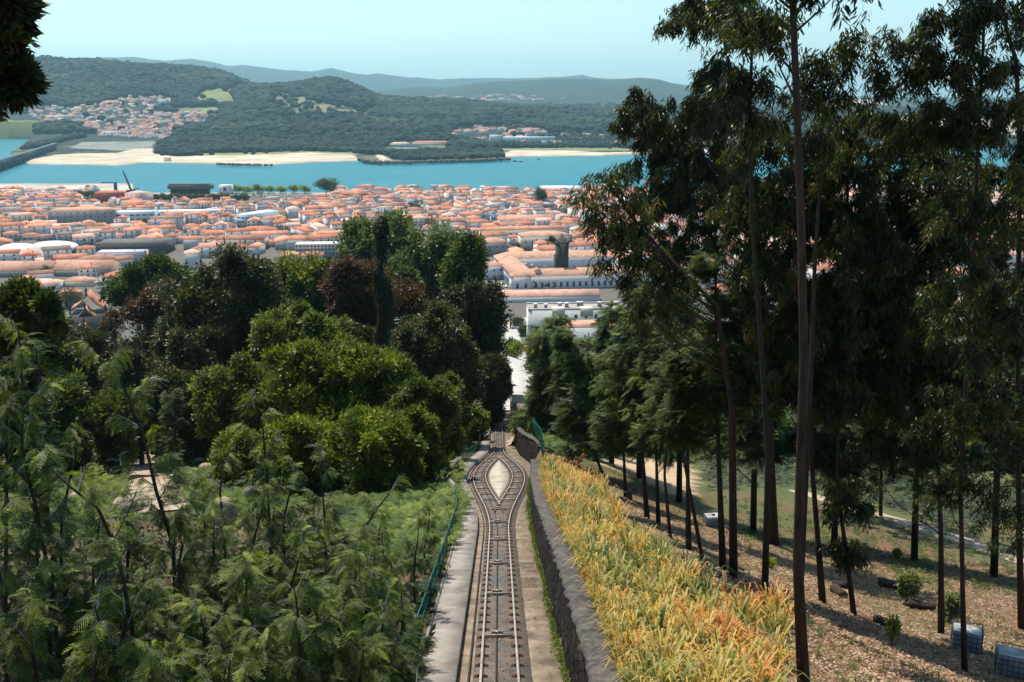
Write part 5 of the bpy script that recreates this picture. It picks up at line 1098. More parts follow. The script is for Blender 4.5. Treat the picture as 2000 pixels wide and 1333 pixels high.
conifer('thick dark conifer trunk second row right of the stump', 1264, 1014, [(1254, 880)], 560, 72, 870, 3600, .65, .02, r0=.15)
conifer('straight conifer between the two thin trunks', 1286, 1025, [(1282, 900)], 620, 62, 880, 2600, .6)
conifer('thin forked conifer trunk left of the grid tank', 1309, 1050, [(1298, 930), (1302, 860)], 660, 52, 880, 2200, .55, r0=.085)
conifer('conifer left of the leaning slim stem', 1345, 1078, [(1343, 900)], 560, 62, 850, 3200, .5, r0=.13)
conifer('slim leaning stem crossing in front of the grid tank', 1373, 1100, [(1352, 985), (1334, 890)], 700, 46, 870, 1800, .45, r0=.09)
conifer('tallest feathery conifer with thick trunk right of the tank', 1412, 1115, [(1404, 900), (1398, 700)], 500, 95, 820, 7500, .42, .05, r0=.14)
def back_conifer(label, Y_, cx, top, r_, bot, n, vs=0., size=None):
    b = at(cx, bot, Y_); base = np.array([b[0], Y_, g1(b[0], Y_)]); k = 4; bl = []
    for i in range(k):
        t = (i + .5) / k; bl.append((cx + rng.normal(0, r_ * .15), bot + (top - bot) * t, r_ * (1.1 - .8 * t), (bot - top) / k * .75))
    return tree('conifer_tree', label, 'tree', base, [base, at(cx, top, Y_)], .22, .05, bloblist(Y_, bl), n, size or Y_ / 75., M['L_con'], T=TCN, bark='bark_d', group=GC, sub=.28, hollow=.35, el='droop', core=.05, vshift=vs, nl=8, flat=True)
back_conifer('bushy conifer nearest the top of the visible track', 118, 1072, 655, 52, 860, 3200, .08)
back_conifer('rounded light green conifer before the white flats', 130, 1090, 622, 34, 740, 1500, .1)
back_conifer('dark conifer right of the bushy one beside the fence', 100, 1130, 680, 60, 880, 3400, -.05)
back_conifer('light-tipped conifer in front of the white flats', 125, 1150, 665, 40, 760, 1700, .22)
back_conifer('dark conifer behind the clearing', 92, 1195, 600, 62, 880, 3600, .0)
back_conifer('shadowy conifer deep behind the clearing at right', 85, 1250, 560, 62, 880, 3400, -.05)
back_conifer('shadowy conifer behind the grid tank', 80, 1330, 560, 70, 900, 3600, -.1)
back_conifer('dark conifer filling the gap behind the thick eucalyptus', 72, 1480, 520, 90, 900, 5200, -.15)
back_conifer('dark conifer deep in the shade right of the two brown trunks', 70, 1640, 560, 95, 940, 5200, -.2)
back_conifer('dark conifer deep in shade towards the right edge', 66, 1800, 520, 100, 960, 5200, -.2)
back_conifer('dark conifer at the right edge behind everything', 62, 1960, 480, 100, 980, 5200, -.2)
back_conifer('small green conifer at the foot of the white flats', 150, 1062, 640, 22, 720, 700, .05)

GE = 'eucalyptus trees on the right'
def euc(label, bx, by, pts, r0, r1, L, n, size=.42, vs=0., bark='bark_e', nl=22, sub=.3, hollow=.3, Yov=None, core=.0, strand=.75):
    b = hit(bx, by) if Yov is None else None
    Y_ = b[1] if Yov is None else Yov
    if b is None: q = at(bx, by, Y_); b = np.array([q[0], Y_, g1(q[0], Y_)])
    P = [b] + [at(x, y, Y_) for x, y in pts if y < by]
    return tree('eucalyptus_tree', label, 'tree', b, P, r0, r1, bloblist(Y_, L), n, size, M['L_euc'], T=TE, bark=bark, group=GE, sub=sub, hollow=hollow, el='hang', vshift=vs, nl=int(nl * 1.1), core=core, loose=.1, strand=strand)
euc('tall straight eucalyptus whose grey upper trunk crosses the whole picture', 1570, 1345, [(1558, 1100), (1562, 950), (1570, 700), (1565, 450), (1556, 200), (1548, 0), (1545, -120), (1550, -400), (1556, -640)], .14, .04,
    [(1500, 60, 50, 40, 1), (1600, -30, 50, 26), (1470, -50, 80, 34), (1500, -300, 220, 110), (1620, -460, 200, 110), (1560, -640, 180, 120)], 3200, .34, nl=12)
euc('large leaning-crowned eucalyptus left of the tall straight trunk', 1510, 1066, [(1505, 900), (1495, 650), (1470, 400), (1440, 200), (1410, 60)], .34, .1,
    [(1400, 40, 78, 62), (1340, 30, 45, 45), (1250, 235, 48, 62), (1300, 290, 75, 90), (1400, 230, 70, 90), (1370, 350, 85, 80), (1310, 400, 60, 60), (1440, 420, 70, 90), (1340, 490, 60, 55), (1390, 150, 40, 40)], 7200, .62, nl=34, sub=.24)
euc('bare-twigged grey eucalyptus left of the tall trunk against the sky', 1505, 1000, [(1500, 900), (1482, 600), (1468, 430), (1465, 200), (1470, 60), (1478, -40)], .12, .03,
    [(1440, 70, 30, 40), (1490, 60, 25, 40), (1462, 160, 34, 40), (1480, 250, 30, 30)], 420, .5, nl=26, Yov=36, bark='bark_d')
euc('twiggy eucalyptus top right of the tall straight trunk against the sky', 1580, 960, [(1585, 700), (1592, 500), (1600, 380), (1604, 280), (1612, 200)], .1, .02,
    [(1620, 130, 34, 38), (1650, 85, 20, 26), (1592, 190, 22, 50), (1640, 190, 18, 22), (1600, 290, 26, 30)], 330, .46, nl=26, Yov=34, bark='bark_d')
euc('reddish-brown slim trunk right of the tall straight one', 1607, 1180, [(1597, 1050), (1585, 900), (1580, 700), (1560, 450), (1545, 300)], .14, .05,
    [(1490, 300, 55, 62), (1520, 400, 70, 80), (1470, 430, 60, 70), (1500, 520, 80, 70), (1560, 620, 90, 80), (1520, 730, 80, 80)], 5600, .42, nl=26, vs=.08, sub=.24)
euc('dark leaning eucalyptus stem with hanging sprays low down', 1668, 1202, [(1650, 1060), (1635, 950), (1640, 700), (1655, 400), (1660, 260)], .11, .04,
    [(1662, 270, 62, 58), (1650, 350, 75, 70), (1640, 450, 80, 80), (1690, 520, 80, 80), (1650, 620, 90, 80), (1640, 760, 100, 90), (1655, 980, 40, 50), (1650, 1080, 32, 30)], 6800, .44, nl=30, vs=.05, sub=.22)
euc('straight dark eucalyptus trunk at the corner of the caged tanks', 1838, 1240, [(1838, 1050), (1832, 900), (1820, 600), (1815, 300), (1810, 150)], .13, .05,
    [(1800, 330, 80, 80), (1760, 430, 90, 80), (1850, 480, 90, 90), (1780, 600, 110, 90), (1830, 750, 110, 100), (1740, 720, 80, 80), (1760, 860, 80, 60)], 7600, .42, nl=26, sub=.22)
euc('pale brown eucalyptus trunk in front of the caged tanks', 1884, 1312, [(1880, 1150), (1876, 950), (1890, 700), (1905, 400), (1920, 100), (1925, -60), (1930, -400)], .1, .03,
    [(1880, -160, 200, 110), (1820, -340, 200, 110), (1960, -420, 180, 120), (1900, 60, 80, 70), (1840, 130, 70, 60), (1790, 120, 50, 45), (1745, 170, 34, 55), (1728, 75, 22, 26), (1890, 250, 90, 80), (1800, 260, 70, 60), (1930, 420, 90, 100), (1910, 640, 100, 110), (1890, 830, 80, 80), (1870, 960, 40, 60)], 8600, .38, nl=30, sub=.2)
euc('dark eucalyptus with thick upper trunk at the right edge', 1995, 1230, [(1990, 1000), (1988, 700), (1992, 300), (1985, 120), (1960, 40), (1940, -60), (1930, -300)], .15, .05,
    [(1960, -200, 180, 120), (2100, -100, 120, 200), (1960, 40, 70, 60), (1980, 200, 70, 90), (1990, 380, 80, 110), (1990, 620, 90, 130), (1985, 850, 80, 120), (1975, 1030, 45, 60), (2060, 300, 80, 200)], 6800, .42, nl=24, sub=.22, vs=-.1)
euc('thin dark eucalyptus behind the brown trunk near the dirt road', 1720, 1010, [(1722, 850), (1730, 600), (1740, 430)], .16, .05,
    [(1730, 480, 90, 80), (1720, 620, 110, 90), (1700, 780, 110, 90), (1760, 900, 90, 40), (1680, 900, 70, 40), (1610, 840, 70, 60)], 6200, .6, nl=20, vs=-.05, sub=.24)
euc('eucalyptus boughs reaching left over the town with pale twigs', 1440, 1000, [(1430, 800), (1400, 600), (1300, 500), (1230, 420), (1190, 360)], .16, .03,
    [(1180, 352, 32, 20), (1150, 395, 28, 28), (1215, 345, 22, 22), (1165, 440, 22, 30), (1240, 400, 34, 30), (1200, 470, 30, 40), (1235, 455, 45, 40), (1190, 520, 20, 22), (1270, 530, 60, 50), (1290, 620, 50, 40), (1320, 560, 40, 40)], 820, .5, nl=40, vs=.15, sub=.28, Yov=40, strand=.6)
# foliage hanging into the top left corner from a tree beside the frame
root = tree('overhanging_tree', 'dark tree reaching into the top left corner of the view', 'tree', (-16.5, 22, g1(-16.5, 22)), [(-16.5, 22, g1(-16.5, 22)), (-15.5, 22, 140), (-14.5, 22, 150), (-14, 22, 156)], .35, .12,
    bloblist(22, [(-15, 50, 42, 70), (-90, 90, 80, 130), (18, 12, 26, 24), (-6, 135, 24, 36), (26, 160, 14, 16), (-55, 190, 40, 36)]), 3600, .30, M['L_dark'], sub=.22, nl=16, vshift=.05)

# --- acacia saplings in the left foreground ---
def acacia(label, Y_, pts, n_br, spread, dens=1.0, fs=.36, low=.0):
    q = at(pts[0][0], pts[0][1], Y_); gz = g1(q[0], Y_); base = np.array([q[0], Y_, min(gz, q[2] - .2)]); P = [base] + [at(x, y, Y_) for x, y in pts]
    P = np.array(P); P[1:-1, 1] += rng.normal(0, .15, len(P) - 2); dd = np.concatenate([[0], np.cumsum(np.linalg.norm(np.diff(P, axis=0), axis=1))]); H = dd[-1]
    root = empty('acacia_sapling', base, 0, label, 'sapling', 'young acacias in the left foreground'); f = lambda s: np.array([np.interp(s, dd, P[:, j]) for j in range(3)])
    mb = MB(); mb2 = MB(); k = len(P); mb.tube(P - base, np.linspace(.05, .012, k), 7); fp = []; fa = []; fe = []; fz = []
    def branch(p0, az, el, L, r, depth):
        m = max(3, int(L / .25)); pts_ = [p0]; p = p0.copy(); d = np.array([math.cos(az) * math.cos(el), math.sin(az) * math.cos(el), math.sin(el)])
        for i in range(m):
            d = d + rng.normal(0, .07, 3) + np.array([0, 0, .03]); d /= np.linalg.norm(d); p = p + d * L / m; pts_.append(p.copy())
            if depth and rng.random() < .5 and i > 0: branch(p, az + rng.choice([-1, 1]) * rng.uniform(.5, 1.0), el * .8, L * rng.uniform(.25, .5), r * .5, 0)
        mb.tube(np.array(pts_) - base, np.linspace(r, .003, len(pts_)), 4, cap=False, m=1 if r < .014 else 0)
        a0 = math.atan2(d[1], d[0]); nf = max(4, int(L / .028 * dens))
        for i in range(nf):
            t = (i + .5) / nf * m; j = min(int(t), m - 1); c = pts_[j] + (pts_[j + 1] - pts_[j]) * (t - j); sd = 1 if i % 2 else -1
            fp.append(c); fa.append(a0 + sd * rng.uniform(.25, 1.0)); fe.append(-rng.uniform(-.1, 1.05)); fz.append(fs * rng.uniform(.7, 1.25) * (.75 if i > nf - 3 else 1))
    for i in range(n_br):
        t = low + (1 - low) * (i + rng.uniform(.2, .8)) / n_br; p = f(t * H); L = spread * (1.05 - t) ** .75 * rng.uniform(.65, 1.2) + .15
        branch(p, i * 2.4 + rng.normal(0, .3), rng.uniform(.4, .95) + .3 * t, L, .012 + .008 * (1 - t), 1)
    branch(f(H * .97), rng.uniform(0, 6), 1.1, .4, .01, 0)
    mb.build('stem', [M['bark_d'], M['bark_p']], root, smooth=True)
    n = len(fp); V, Fc, v = scatter(TF, fp, fz, az=np.array(fa), el=np.array(fe), roll=rng.normal(0, .4, n), v=np.clip(rng.normal(.24, .2, n) + .55 * ((np.array(fp)[:, 2] - base[2]) / (H + .1) - .45), 0, 1)); mk('crown', V - base, Fc, M['L_aca'], root, v=v)  # shade low down and highlights at the tips are put into the frond colour
ACA = [
 ('acacia sapling at the left edge with feathery top beside the magnolia', 17, [(116, 1332), (105, 1158), (83, 1006), (50, 868), (38, 797), (30, 690), (34, 640)], 26, 1.5),
 ('acacia sapling leaning left with pale twigs in the lower left', 14.5, [(262, 1340), (254, 1212), (232, 1082), (192, 995), (145, 940), (72, 886)], 22, 1.25),
 ('tallest acacia sapling rising in front of the dirt path', 18, [(350, 1340), (330, 1080), (311, 955), (280, 850), (241, 752), (210, 710), (168, 678)], 26, 1.25),
 ('acacia sapling rising left of the bright yellow-green tree', 22, [(530, 1160), (527, 1049), (525, 904), (512, 830), (490, 785)], 20, 1.5),
 ('acacia sapling with thin top before the bright tree trunk', 23, [(640, 1240), (639, 1120), (637, 1031), (630, 897), (638, 872)], 16, 1.3),
 ('acacia sapling leaning right above the bracken', 22, [(640, 1180), (700, 1050), (740, 985), (775, 945)], 14, 1.2),
 ('thin pale-twigged acacia sapling beside the round stone', 19, [(410, 1320), (415, 1240), (420, 1140), (424, 1067), (418, 980)], 16, 1.1),
 ('bushy acacia sapling at the bottom left of the fence', 19, [(640, 1345), (660, 1250), (690, 1150), (700, 1080)], 20, 1.4),
 ('low bushy acacia sapling nearest the walkway', 17.5, [(740, 1345), (742, 1290), (748, 1220), (750, 1180)], 14, .9),
 ('acacia sapling at the bottom between two pale stems', 16, [(480, 1345), (480, 1250), (485, 1150), (480, 1090)], 20, 1.3),
 ('slender acacia sapling right of the tallest one', 20, [(445, 1200), (440, 1080), (430, 960), (440, 900)], 14, 1.0),
 ('low acacia sapling at the bottom centre-left', 15, [(580, 1345), (585, 1290), (580, 1200), (575, 1150)], 18, 1.2),
 ('shaded acacia sapling in the lower left corner', 15, [(20, 1345), (15, 1200), (10, 1050), (0, 950)], 18, 1.2),
 ('small acacia sapling at the bottom edge under the leaning one', 13.5, [(180, 1345), (185, 1300), (190, 1250), (185, 1180)], 12, .9),
 ('leafy acacia sapling beside the mid-left fern patch', 24, [(740, 1200), (745, 1140), (750, 1080), (745, 1040)], 14, 1.3),
 ('bushy acacia sapling left of the tallest one', 20, [(120, 1100), (130, 1000), (140, 900), (150, 840)], 16, 1.2),
 ('low leafy acacia in the bottom left thicket', 16, [(360, 1345), (370, 1290), (375, 1220), (380, 1180)], 16, 1.1)]
ACA += [(lab, Y_, [(x, max(y + 150, 1300)), (x - 5, y + 100), (x + dx, y + 40), (x + 2 * dx, y)], 18, 1.35) for lab, Y_, x, y, dx in (
 ('acacia sapling in the left middle with drooping tips', 19, 250, 960, 8), ('leafy acacia sapling in front of the round stone', 17, 470, 1120, -6), ('leafy acacia above the bottom edge near the centre-left', 16, 650, 1200, 8),
 ('acacia sapling in the thicket left of the fence', 20, 710, 1130, 12), ('spreading acacia sapling in the low left thicket', 15.5, 310, 1150, -10), ('acacia sapling in the lower left shade', 16, 90, 1120, 6),
 ('acacia sapling whose tip touches the bracken patch', 22, 600, 1030, 8), ('feathery acacia top at the bottom edge left', 14, 230, 1200, 6), ('feathery acacia top at the bottom edge centre', 15, 530, 1240, -6), ('acacia sapling just left of the green fence rail', 18, 715, 1240, -3), ('small acacia between the pale boulders and the path', 21, 185, 1010, 5), ('tall acacia sapling left of the stone bench', 23, 400, 930, -4))]
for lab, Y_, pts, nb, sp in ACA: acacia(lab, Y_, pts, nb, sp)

# --- ground cover ---
for k, (x, y, Yk, dx) in enumerate(((60, 1180, 14, 6), (150, 1120, 17, -6), (350, 1010, 19, 10), (400, 1200, 15, -4), (570, 1060, 18, 12), (620, 1180, 16, -6), (690, 1040, 21, 12), (500, 960, 21, 8), (300, 1290, 13, -5), (440, 1290, 14, 5), (700, 1270, 16, 5), (10, 740, 17, 5), (85, 690, 19, -8), (560, 910, 23, 8))):
    acacia('feathery acacia thicket stem, %s' % ['bottom left corner', 'between the two left dark stems', 'before the dark boulder', 'low beside the pale-twigged one', 'mid thicket, leaning right', 'mid thicket, leaning left', 'upper edge beside the bracken', 'behind the slender sapling', 'bottom edge, third from left', 'bottom edge under the pale-twigged one', 'bottom edge left of the fence', 'left edge under the magnolia', 'left edge touching the magnolia', 'just below the stone benches'][k], Yk, [(x, max(y + 150, 1300)), (x - 5, y + 100), (x + dx, y + 40), (x + 2 * dx, y)], 15, 1.3)

def gpoly(poly, n, y0=8, y1=130):
    out = []; q = np.array(poly, float)
    while sum(map(len, out)) < n:
        Y_ = rng.uniform(y0, y1, 20000); px = rng.uniform(q[:, 0].min(), q[:, 0].max(), 20000); a_, dy, dz = ray(px, 1000.); X_ = a_ / dy * Y_; X_ = X_ * rng.uniform(.9, 1.1, 20000); Z_ = G_near(X_, Y_); u, w_ = proj(X_, Y_, Z_); ok = inpoly(u, w_, poly)
        out.append(np.stack([X_, Y_, Z_], 1)[ok])
    return np.concatenate(out)[:n]
BAND = [(1060,905),(1110,900),(1170,930),(1190,980),(1225,1030),(1290,1085),(1350,1130),(1400,1180),(1530,1215),(1575,1340),(1560,1420),(1180,1420),(1200,1330),(1130,1150),(1060,1040),(1040,960)]
P = gpoly(BAND, 5000, 13, 112); nn = nz(P[:, 0], P[:, 1], 2.6); o_ = P[:, 0] - xc(P[:, 1]) - wallW(P[:, 1]); keep = (nn + .5 * nz(P[:, 1], P[:, 0], .9) > .02 + .3 * (o_ > 3.2) - .4 * (o_ < 1.7)) & (o_ > .95); P = P[keep]; nn = nn[keep]
green = inpoly(*proj(P[:, 0], P[:, 1], P[:, 2]), [(1130,960),(1240,1010),(1360,1110),(1350,1150),(1240,1120),(1170,1040)])
v = np.clip(.5 + nn * .75 + rng.normal(0, .2, len(P)) - .38 * green, 0, 1)
V, Fc, vv = scatter(TG, P - [0, 0, .03], rng.uniform(.6, 1.4, len(P)) * (1 - .15 * green) * np.clip(.85 + .6 * nz(P[:, 0] + 3, P[:, 1], 1.1), .35, 1.25), v=v); tag(mk('strap_grass', V, Fc, M['L_grass'], v=vv), 'yellow and orange strap-leaved grass overhanging the stone wall', 'long grass', kind='stuff')
P = gpoly(BAND, 260, 13, 80); P = P[(P[:, 0] - xc(P[:, 1]) - wallW(P[:, 1])) > 1.2]; V, Fc, vv = scatter(TG, P, rng.uniform(1.1, 1.7, len(P)), v=np.clip(rng.normal(.5, .25, len(P)), 0, 1)); tag(mk('tall_grass_clumps', V, Fc, M['L_grass'], v=vv), 'taller arching clumps standing out of the yellow grass', 'grass clumps', kind='stuff')
# overhang along the coping
yy = rng.uniform(14, 72, 380); P = np.stack([xc(yy) + wallW(yy) + .75 + np.abs(rng.normal(.1, .25, len(yy))), yy, zt(yy) + wallH(yy) + .0], 1)
V, Fc, vv = scatter(TG, P, rng.uniform(.4, .85, len(P)), v=np.clip(rng.normal(.6, .22, len(P)), 0, 1)); tag(mk('wall_grass', V, Fc, M['L_grass'], v=vv), 'arching yellow grass tufts hanging over the wall coping', 'grass tufts', kind='stuff')
RIGHT = [(1130,900),(1400,880),(2100,880),(2100,1420),(1500,1420),(1400,1150),(1230,1010)]
P = gpoly(RIGHT, 1500, 14, 90); k = nz(P[:, 0], P[:, 1], 5) > .05; P = P[k]
V, Fc, vv = scatter(TG, P, rng.uniform(.22, .5, len(P)), v=np.clip(rng.normal(.18, .14, len(P)), 0, 1)); tag(mk('sparse_grass', V, Fc, M['L_grass'], v=vv), 'short green grass growing between the trees', 'grass', kind='stuff')
P = gpoly(RIGHT, 34000, 14, 70) + rng.normal(0, .01, (34000, 3)) + [0, 0, .02]
def T_lit():
    V = []; Fc = []
    for k in range(4):
        c = rng.normal(0, .8, 3) * [1, 1, .05]; d = unit(1)[0] * [1, 1, .35]; s = np.cross(d, [0, 0, 1.]) * .28; o = len(V); V += [c, c + d * .5 + s, c + d, c + d * .5 - s]; Fc += [(o, o + 1, o + 2), (o, o + 2, o + 3)]
    return np.array(V), np.array(Fc)
TL = [T_lit() for _ in range(4)]
V, Fc, vv = scatter(TL, P, rng.uniform(.06, .17, len(P))); tag(mk('leaf_litter', V, Fc, M['L_litter'], v=vv), 'tan eucalyptus leaf litter covering the slope under the trees', 'leaf litter', kind='stuff')
P = gpoly([(0,1000),(500,1000),(700,1100),(860,1050),(800,1420),(-100,1420)], 16000, 9, 60) + [0, 0, .02]
V, Fc, vv = scatter(TL, P, rng.uniform(.06, .16, len(P)), v=rng.random(len(P)) * .7); tag(mk('leaf_litter', V, Fc, M['L_litter'], v=vv), 'reddish leaf litter beneath the acacia saplings on the left', 'leaf litter', kind='stuff')
P0 = None
def ferns(poly, n, y0, y1, sc, name, label, T=TFN, vs=.5, mat='L_fern'):
    P = gpoly(poly, n, y0, y1); v = np.clip(vs + .3 * nz(P[:, 0], P[:, 1], 3) + rng.normal(0, .15, n), 0, 1); kp = nz(P[:, 0] + 7, P[:, 1], 2.3) > -.35; P = P[kp]; v = v[kp]; n = len(P); V, Fc, vv = scatter(T, P + [0, 0, sc * .1], sc * rng.uniform(.7, 1.2, n), v=v); tag(mk(name, V, Fc, M[mat], v=vv), label, 'ferns' if T is TFN else 'undergrowth', kind='stuff')
for k, (x, y, Yk, dx, lb) in enumerate(((815, 1010, 30, 2, 'small acacia nearest the upper walkway fence'), (770, 1075, 26, -5, 'small acacia standing in the bracken patch'), (835, 985, 36, 2, 'small acacia where fence meets the curved parapet'), (735, 1000, 30, 6, 'acacia sapling at the top of the bracken under the bright trees'), (790, 1140, 22, -3, 'small acacia by the middle of the fence'))):
    acacia(lb, Yk, [(x - 6, y + 110), (x - 5, y + 80), (x + dx, y + 40), (x + 2 * dx, y)], 11, .7)
ferns([(640,985),(760,960),(870,940),(900,900),(893,960),(900,1010),(858,1080),(838,1140),(760,1100),(660,1060)], 800, 22, 100, 1.25, 'bracken', 'bright green bracken between the saplings and the fence')
ferns([(0,830),(230,830),(240,1000),(160,1060),(0,1080)], 900, 40, 125, 1.5, 'undergrowth', 'yellow-green bushes beside the dirt path', vs=.55)
ferns([(340,830),(400,860),(560,900),(620,960),(560,1010),(400,1020),(330,1000),(360,940)], 900, 40, 125, 1.2, 'undergrowth', 'green plants between the dirt path and the bright tree', vs=.45)
ferns([(0,760),(420,760),(700,900),(880,860),(930,790),(935,840),(895,890),(860,960),(600,980),(340,860),(0,860)], 6000, 60, 170, .75, 'undergrowth', 'dark undergrowth below the left grove', T=TB, vs=.15, mat='L_mid')
ferns([(1060,850),(1350,850),(1500,900),(1350,905),(1190,893),(1060,900)], 900, 60, 150, 1.3, 'undergrowth', 'green undergrowth behind the sunny clearing', vs=.4)
ferns([(760,1060),(860,1050),(845,1140),(800,1345),(740,1345),(730,1200)], 420, 12, 50, .6, 'undergrowth', 'low plants at the foot of the green fence', vs=.3, mat='L_mid')
ferns([(1360,840),(2100,800),(2100,960),(1900,1040),(1560,950),(1380,960)], 1800, 55, 150, 1.1, 'undergrowth', 'shaded undergrowth beyond the dirt road', vs=.05, mat='L_mid')
ferns([(1400,960),(2000,1060),(2000,1180),(1750,1130),(1620,1080),(1450,1060)], 900, 25, 90, .5, 'undergrowth', 'low green plants along the dirt road', vs=.3)
ferns([(0,1020),(300,1000),(560,980),(800,1040),(850,1100),(820,1345),(-80,1345)], 2200, 9, 60, .36, 'underbrush', 'low dark underbrush beneath the acacia saplings', T=TB, vs=.1, mat='L_dark')
# slope vegetation further down both sides
P = gpoly([(-300,560),(2300,560),(2300,900),(-300,900)], 2600, 150, 470); ok = np.abs(P[:, 0] - xc(P[:, 1])) > 9; u_, w_ = proj(P[:, 0], P[:, 1], P[:, 2]); ok &= ~((u_ > 975) & (u_ < 1060) & (w_ > 590))
P = P[ok]; s_ = rng.uniform(1.6, 3.4, len(P)); V, Fc, vv = scatter(TB, np.repeat(P, 5, 0) + rng.normal(0, 1.2, (len(P) * 5, 3)) + [0, 0, 1.2], np.repeat(s_, 5), v=np.clip(rng.normal(.3, .2, len(P) * 5), 0, 1)); tag(mk('hillside_scrub', V, Fc, M['L_mid'], v=vv), 'green scrub covering the slope down to the town', 'scrub', kind='stuff')

# --- individual small things ---
def tank(px, py, rz_, label, lying=False):
    b = hit(px, py); r = empty('caged_tank', b, rz_, label, 'water tank'); h = .95 if lying else 1.0
    mb = MB(); mb.box(-.56, .56, -.46, .46, .14, h); o = mb.build('tank', M['plastic'], r); bv = o.modifiers.new('b', 'BEVEL'); bv.width = .07; bv.segments = 2
    mb = MB()
    for i in range(7):
        x = -.6 + 1.2 * i / 6
        for y in (-.5, .5): mb.box(x - .012, x + .012, y - .012, y + .012, .1, h + .06)
    for i in range(6):
        y = -.5 + i / 5
        for x in (-.6, .6): mb.box(x - .012, x + .012, y - .012, y + .012, .1, h + .06)
    for z in (.2, .42, .64, .86, h + .06):
        for y in (-.515, .515): mb.box(-.61, .61, y - .012, y + .012, z - .014, z + .014)
        for x in (-.615, .615): mb.box(x - .012, x + .012, -.5, .5, z - .014, z + .014)
    mb.build('cage', M['cage'], r); mb = MB()
    for x in (-.45, 0, .45): mb.box(x - .07, x + .07, -.5, .5, 0, .1)
    mb.build('pallet', M['wood'], r)
    if not lying: mb = MB(); mb.tube([(0, 0, h), (0, 0, h + .06)], [.13, .13], 12); mb.build('lid', M['black'], r)
tank(1392, 1032, R(8), 'single caged white water tank standing under the conifers')
tank(1885, 1268, R(-24), 'caged tank with torn top, left one of the bottom right pair', True)
tank(1975, 1318, R(-24), 'caged tank with torn top, cut by the right edge', True)
def log_(px, py, rz_, L, r_, label, name='cut_log'):
    b = hit(px, py); r = empty(name, b + np.array([0, 0, r_ * .8]), rz_, label, 'log'); mb = MB(); n = 5
    mb.tube([(0, -L / 2 + L * i / n, .03 * math.sin(i * 2)) for i in range(n + 1)], [r_ * (1 + .08 * math.sin(i * 3)) for i in range(n + 1)], 12); mb.build('bark', M['bark_d'], r, smooth=False)
    mb = MB(); mb.tube([(0, -L / 2 - .012, 0), (0, -L / 2 + .01, 0)], [r_ * .86, r_ * .86], 12); mb.build('cut_face', M['wood'], r)
log_(1638, 1165, R(10), .9, .26, 'short log with round cut end facing the camera below the leaning stem')
log_(1640, 1148, R(75), .8, .2, 'log lying crosswise on top of the round-ended one')
log_(1735, 1148, R(60), 1.1, .28, 'dark stump-like log left of the silvery shrub')
log_(1800, 1190, R(70), 1.3, .24, 'cut log beside the foot of the silvery shrub')
log_(1727, 1222, R(40), .9, .2, 'blackened log in the middle of the litter slope')
b = hit(1228, 975); r = empty('tree_stump', b, 0, 'pale twisted stump at the foot of the thin conifer', 'stump'); mb = MB(); mb.tube([(0, 0, -.2), (.05, 0, .3), (.15, .05, .75)], [.28, .2, .12], 8); mb.tube([(.05, 0, .3), (-.35, 0, .6)], [.12, .05], 6); mb.tube([(.1, 0, .5), (.45, -.05, .85), (.5, 0, .7)], [.1, .09, .06], 6); mb.build('trunk', M['bark_g'], r)
def shrub(px, py, h, w_, label, mat='L_grey', n=500, vs=.3, T=TB, size=.16, name='shrub', el=None):
    b = hit(px, py); bl = [(b + np.array([0, 0, h * .5]), (w_, w_, h * .5))]; tree(name, label, 'shrub', b, [b, b + np.array([0, 0, h * .5])], .03, .012, bl, n, size, M[mat], T=T, sub=.35, nl=6, vshift=vs, group='shrubs under the trees', el=el, core=0)
shrub(1770, 1180, 1.7, .5, 'silvery shrub beside the cut logs'); shrub(1852, 1215, 1.5, .45, 'silvery shrub at the corner of the caged tanks'); shrub(1500, 1110, .55, .3, 'small green seedling in the shaded litter', 'L_broad', 80, .3)
shrub(1742, 1262, 1.1, .1, 'thin dark seedling stake in the litter slope', 'L_mid', 60); shrub(1752, 1095, .8, .2, 'dark seedling beyond the logs', 'L_mid', 90)
# yard furniture left: round-topped stones, bench, leaning panel, stones along the path
def rock_(px, py, w_, h, label, name='garden_rock', seed=0):
    b = hit(px, py); V, Fc = ico20(); me = bpy.data.meshes.new(name); o = mk(name, V * [w_, w_ * .8, h] + [0, 0, h * .55], Fc, M['boulder'], None, smooth=True); o.location = b
    s_ = o.modifiers.new('s', 'SUBSURF'); s_.levels = s_.render_levels = 2; return tag(o, label, 'rock', 'garden stones along the path')
rock_(440, 1030, 1.0, 1.5, 'large rounded thatched-looking stone behind the saplings'); rock_(492, 985, .9, 1.1, 'rounded stone right of the largest one'); rock_(165, 955, 1.1, 1.2, 'pale boulder standing left of the path'); rock_(150, 985, .9, .8, 'low pale boulder before the standing one'); rock_(250, 1000, 1.6, .9, 'dark boulder across the near end of the path')
for k, (x, y) in enumerate(((338, 862), (350, 876), (362, 888), (376, 898), (390, 910), (402, 922))):
    rock_(x, y, 1.1, .8, 'wall-top stone, %s along the right side of the path' % ['farthest', 'second farthest', 'third farthest', 'third nearest', 'second nearest', 'nearest'][k])
b = hit(440, 935); r = empty('stone_bench', b, R(15), 'small stone bench with slab top near the bright tree', 'bench'); mb = MB(); mb.box(-1.1, 1.1, -.45, .45, .75, .95); mb.build('seat', M['boulder'], r)
for x in (-.8, .8): mb = MB(); mb.box(x - .15, x + .15, -.35, .35, -.3, .75); mb.build('leg', M['boulder'], r)
b = hit(640, 945); r = empty('stone_bench', hit(565, 948), R(-5), 'pale stone bench in shade right of the small bench', 'bench'); mb = MB(); mb.box(-1.6, 1.6, -.5, .5, .75, .95); mb.build('seat', M['boulder'], r)
for x in (-1.2, 1.2): mb = MB(); mb.box(x - .15, x + .15, -.4, .4, -.3, .75); mb.build('leg', M['boulder'], r)
